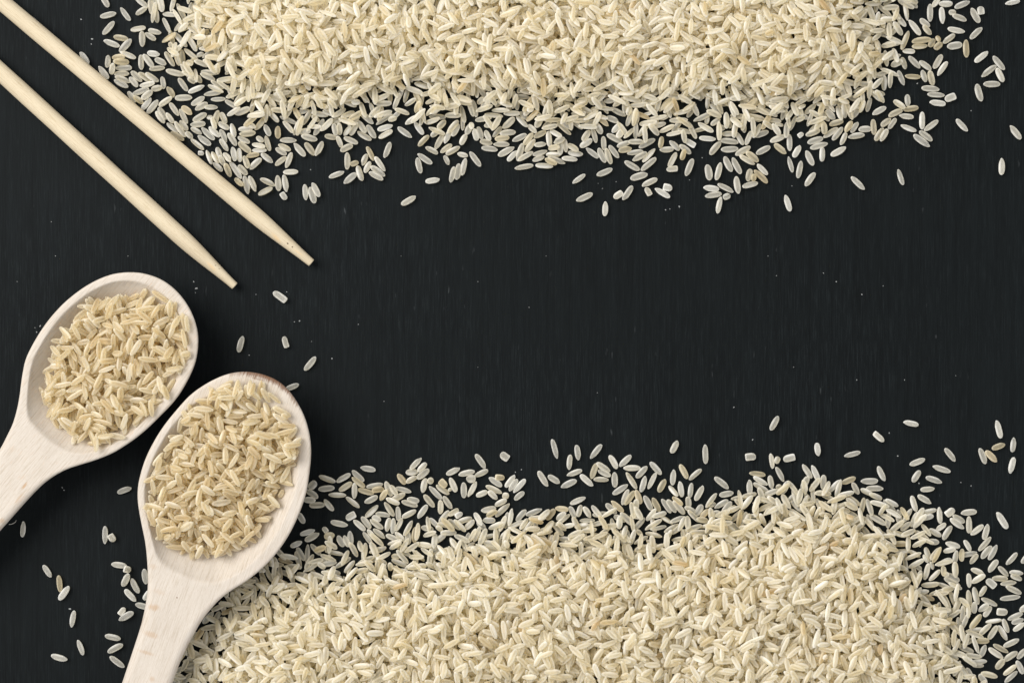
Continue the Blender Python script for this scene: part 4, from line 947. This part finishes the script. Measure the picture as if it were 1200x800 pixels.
# ------------------------------------------------------------------ rice in the spoons
fill1 = [(98, 357), (120, 351), (144, 341), (172, 338), (197, 347), (214, 363), (222, 385), (222, 405), (215, 424), (202, 450), (178, 480), (160, 501), (133, 516), (110, 520), (83, 511), (60, 491), (51, 467), (59, 427), (69, 400), (86, 377)]
fill2 = [(264, 449), (288, 447), (312, 456), (331, 475), (344, 499), (347, 529), (342, 559), (330, 581), (312, 608), (294, 629), (268, 645), (234, 652), (210, 648), (193, 638), (177, 615), (171, 592), (174, 565), (183, 535), (204, 505), (225, 478), (243, 460)]
def spoon_base(sp):
    lo = np.floor(sp.poly.min(0)).astype(int); hi = np.ceil(sp.poly.max(0)).astype(int)
    lo = np.maximum(lo, (GX0, GY0)); hi = np.minimum(hi, (GX1, GY1))
    yy, xx = np.mgrid[lo[1]:hi[1], lo[0]:hi[0]]
    p = np.stack([xx.ravel() + .5, yy.ravel() + .5], 1)
    ins = in_poly(sp.poly, p[:, 0], p[:, 1])
    z = np.zeros(len(p), np.float32)
    idx = np.flatnonzero(ins)
    for c in np.array_split(idx, 40): z[c] = sp.top(p[c])
    H[lo[1] - GY0:hi[1] - GY0, lo[0] - GX0:hi[0] - GX0] = z.reshape(xx.shape)
for sp, poly, lab, lean in ((sp1, fill1, "rice heaped in the bowl of the spoon that points to the chopstick tips", (.02, -.02)), (sp2, fill2, "rice heaped in the bowl of the spoon with the scorched rim", (-.02, -.03))):
    H[:] = 0
    spoon_base(sp)
    hp = Heap()
    base = sp.zr0
    def tgt(x, y, ed, sp=sp, lean=lean):
        cx, cy = sp.c
        floor = sp.top(np.stack([x, y], 1))
        return np.maximum(sp.zr0 - 15 + np.minimum(.26 * ed, 9) + lean[0] * (x - cx) + lean[1] * (y - cy) + 1.5 * np.sin(x * .05) * np.cos(y * .06), floor + 2.5)
    pour(hp, poly, tgt, jitter=5, tone=.53)
    hp.build("spoonful_of_rice", lab, "rice")

# ------------------------------------------------------------------ crumbs of rice dust on the board, and one curled fibre
FLECKS = [(82, 713, 1.2), (230, 338, 1.2), (227, 330, .7), (229, 343, .6), (73, 571, .9), (75, 574, .8), (351, 376, .9), (389, 420, 1.1), (292, 416, .7), (345, 377, .6), (43, 389, 1.0), (47, 382, .9), (41, 384, .6),
          (108, 46, 1.3), (107, 52, .7), (95, 23, .9), (364, 199, .7), (722, 213, .6), (796, 242, 1.0), (780, 246, 1.0), (785, 245, .6), (1052, 534, 1.0), (1077, 566, .9), (611, 550, .9), (604, 553, .7), (882, 515, .8),
          (1042, 507, .7), (1126, 565, .7), (1138, 569, .7), (1138, 130, .6), (701, 215, .5), (706, 221, .6), (928, 218, .7), (823, 185, .7), (796, 243, .6), (808, 211, .5), (1075, 98, .8), (300, 345, .5), (336, 342, .6),
          (124, 405, .5), (65, 300, .6), (20, 330, .6), (150, 300, .5), (60, 260, .5), (470, 300, .5), (560, 330, .6), (640, 300, .5), (620, 360, .5), (980, 330, .8), (1010, 345, .9), (1035, 335, .7), (965, 320, .6),
          (900, 300, .5), (910, 323, .6), (1120, 440, .5), (860, 477, .7), (1004, 445, .6), (1060, 445, .6), (930, 430, .5), (700, 460, .5), (560, 430, .5), (450, 470, .6), (420, 380, .5), (365, 400, .6)]
V, F = [], []
for (px, py, s) in FLECKS:
    a = rng.uniform(0, 6.28); b = len(V); el = rng.uniform(1, 1.9)
    for k in range(6):
        th = a + k * math.pi / 3; r = s * rng.uniform(.75, 1.1) * .85
        u, w = r * math.cos(th - a) * el, r * math.sin(th - a)
        V.append(P(px + u * math.cos(a) - w * math.sin(a), py + u * math.sin(a) + w * math.cos(a), 0.00003))
    V.append(P(px, py, s * .35 * PX + 0.00005))
    F += [(b + (k + 1) % 6, b + k, b + 6) for k in range(6)]
dm, dnt, db, dL = mat("rice_flour"); db.inputs['Base Color'].default_value = (.26, .265, .26, 1); db.inputs['Roughness'].default_value = .8
o = mesh_obj("rice_dust", V, F, dm, None, False)
tag(o, "tiny pale crumbs of rice dust speckling the black board", "rice dust", None, 'stuff')

pts = [(10.5, 614.2, .6), (13, 613.9, 1.2), (15.5, 613.0, 1.5), (17.4, 611.8, 1.2), (18.6, 610.6, .8), (19.0, 609.2, .4)]
V, F = [], []
for i, (px, py, zz) in enumerate(pts):
    for j in range(5):
        th = 2 * math.pi * j / 5; V.append(P(px + .28 * math.cos(th) * .6, py + .28 * math.cos(th), (zz + .3 + .28 * math.sin(th)) * PX))
for i in range(len(pts) - 1):
    for j in range(5): F.append((i * 5 + j, i * 5 + (j + 1) % 5, i * 5 + 5 + (j + 1) % 5, i * 5 + 5 + j))
fm, fnt, fb, fL = mat("wood_fibre"); fb.inputs['Base Color'].default_value = (.5, .47, .42, 1)
o = mesh_obj("curled_fibre", V, F, fm)
tag(o, "tiny curled pale fibre on the board beside the left spoon's handle", "fibre")
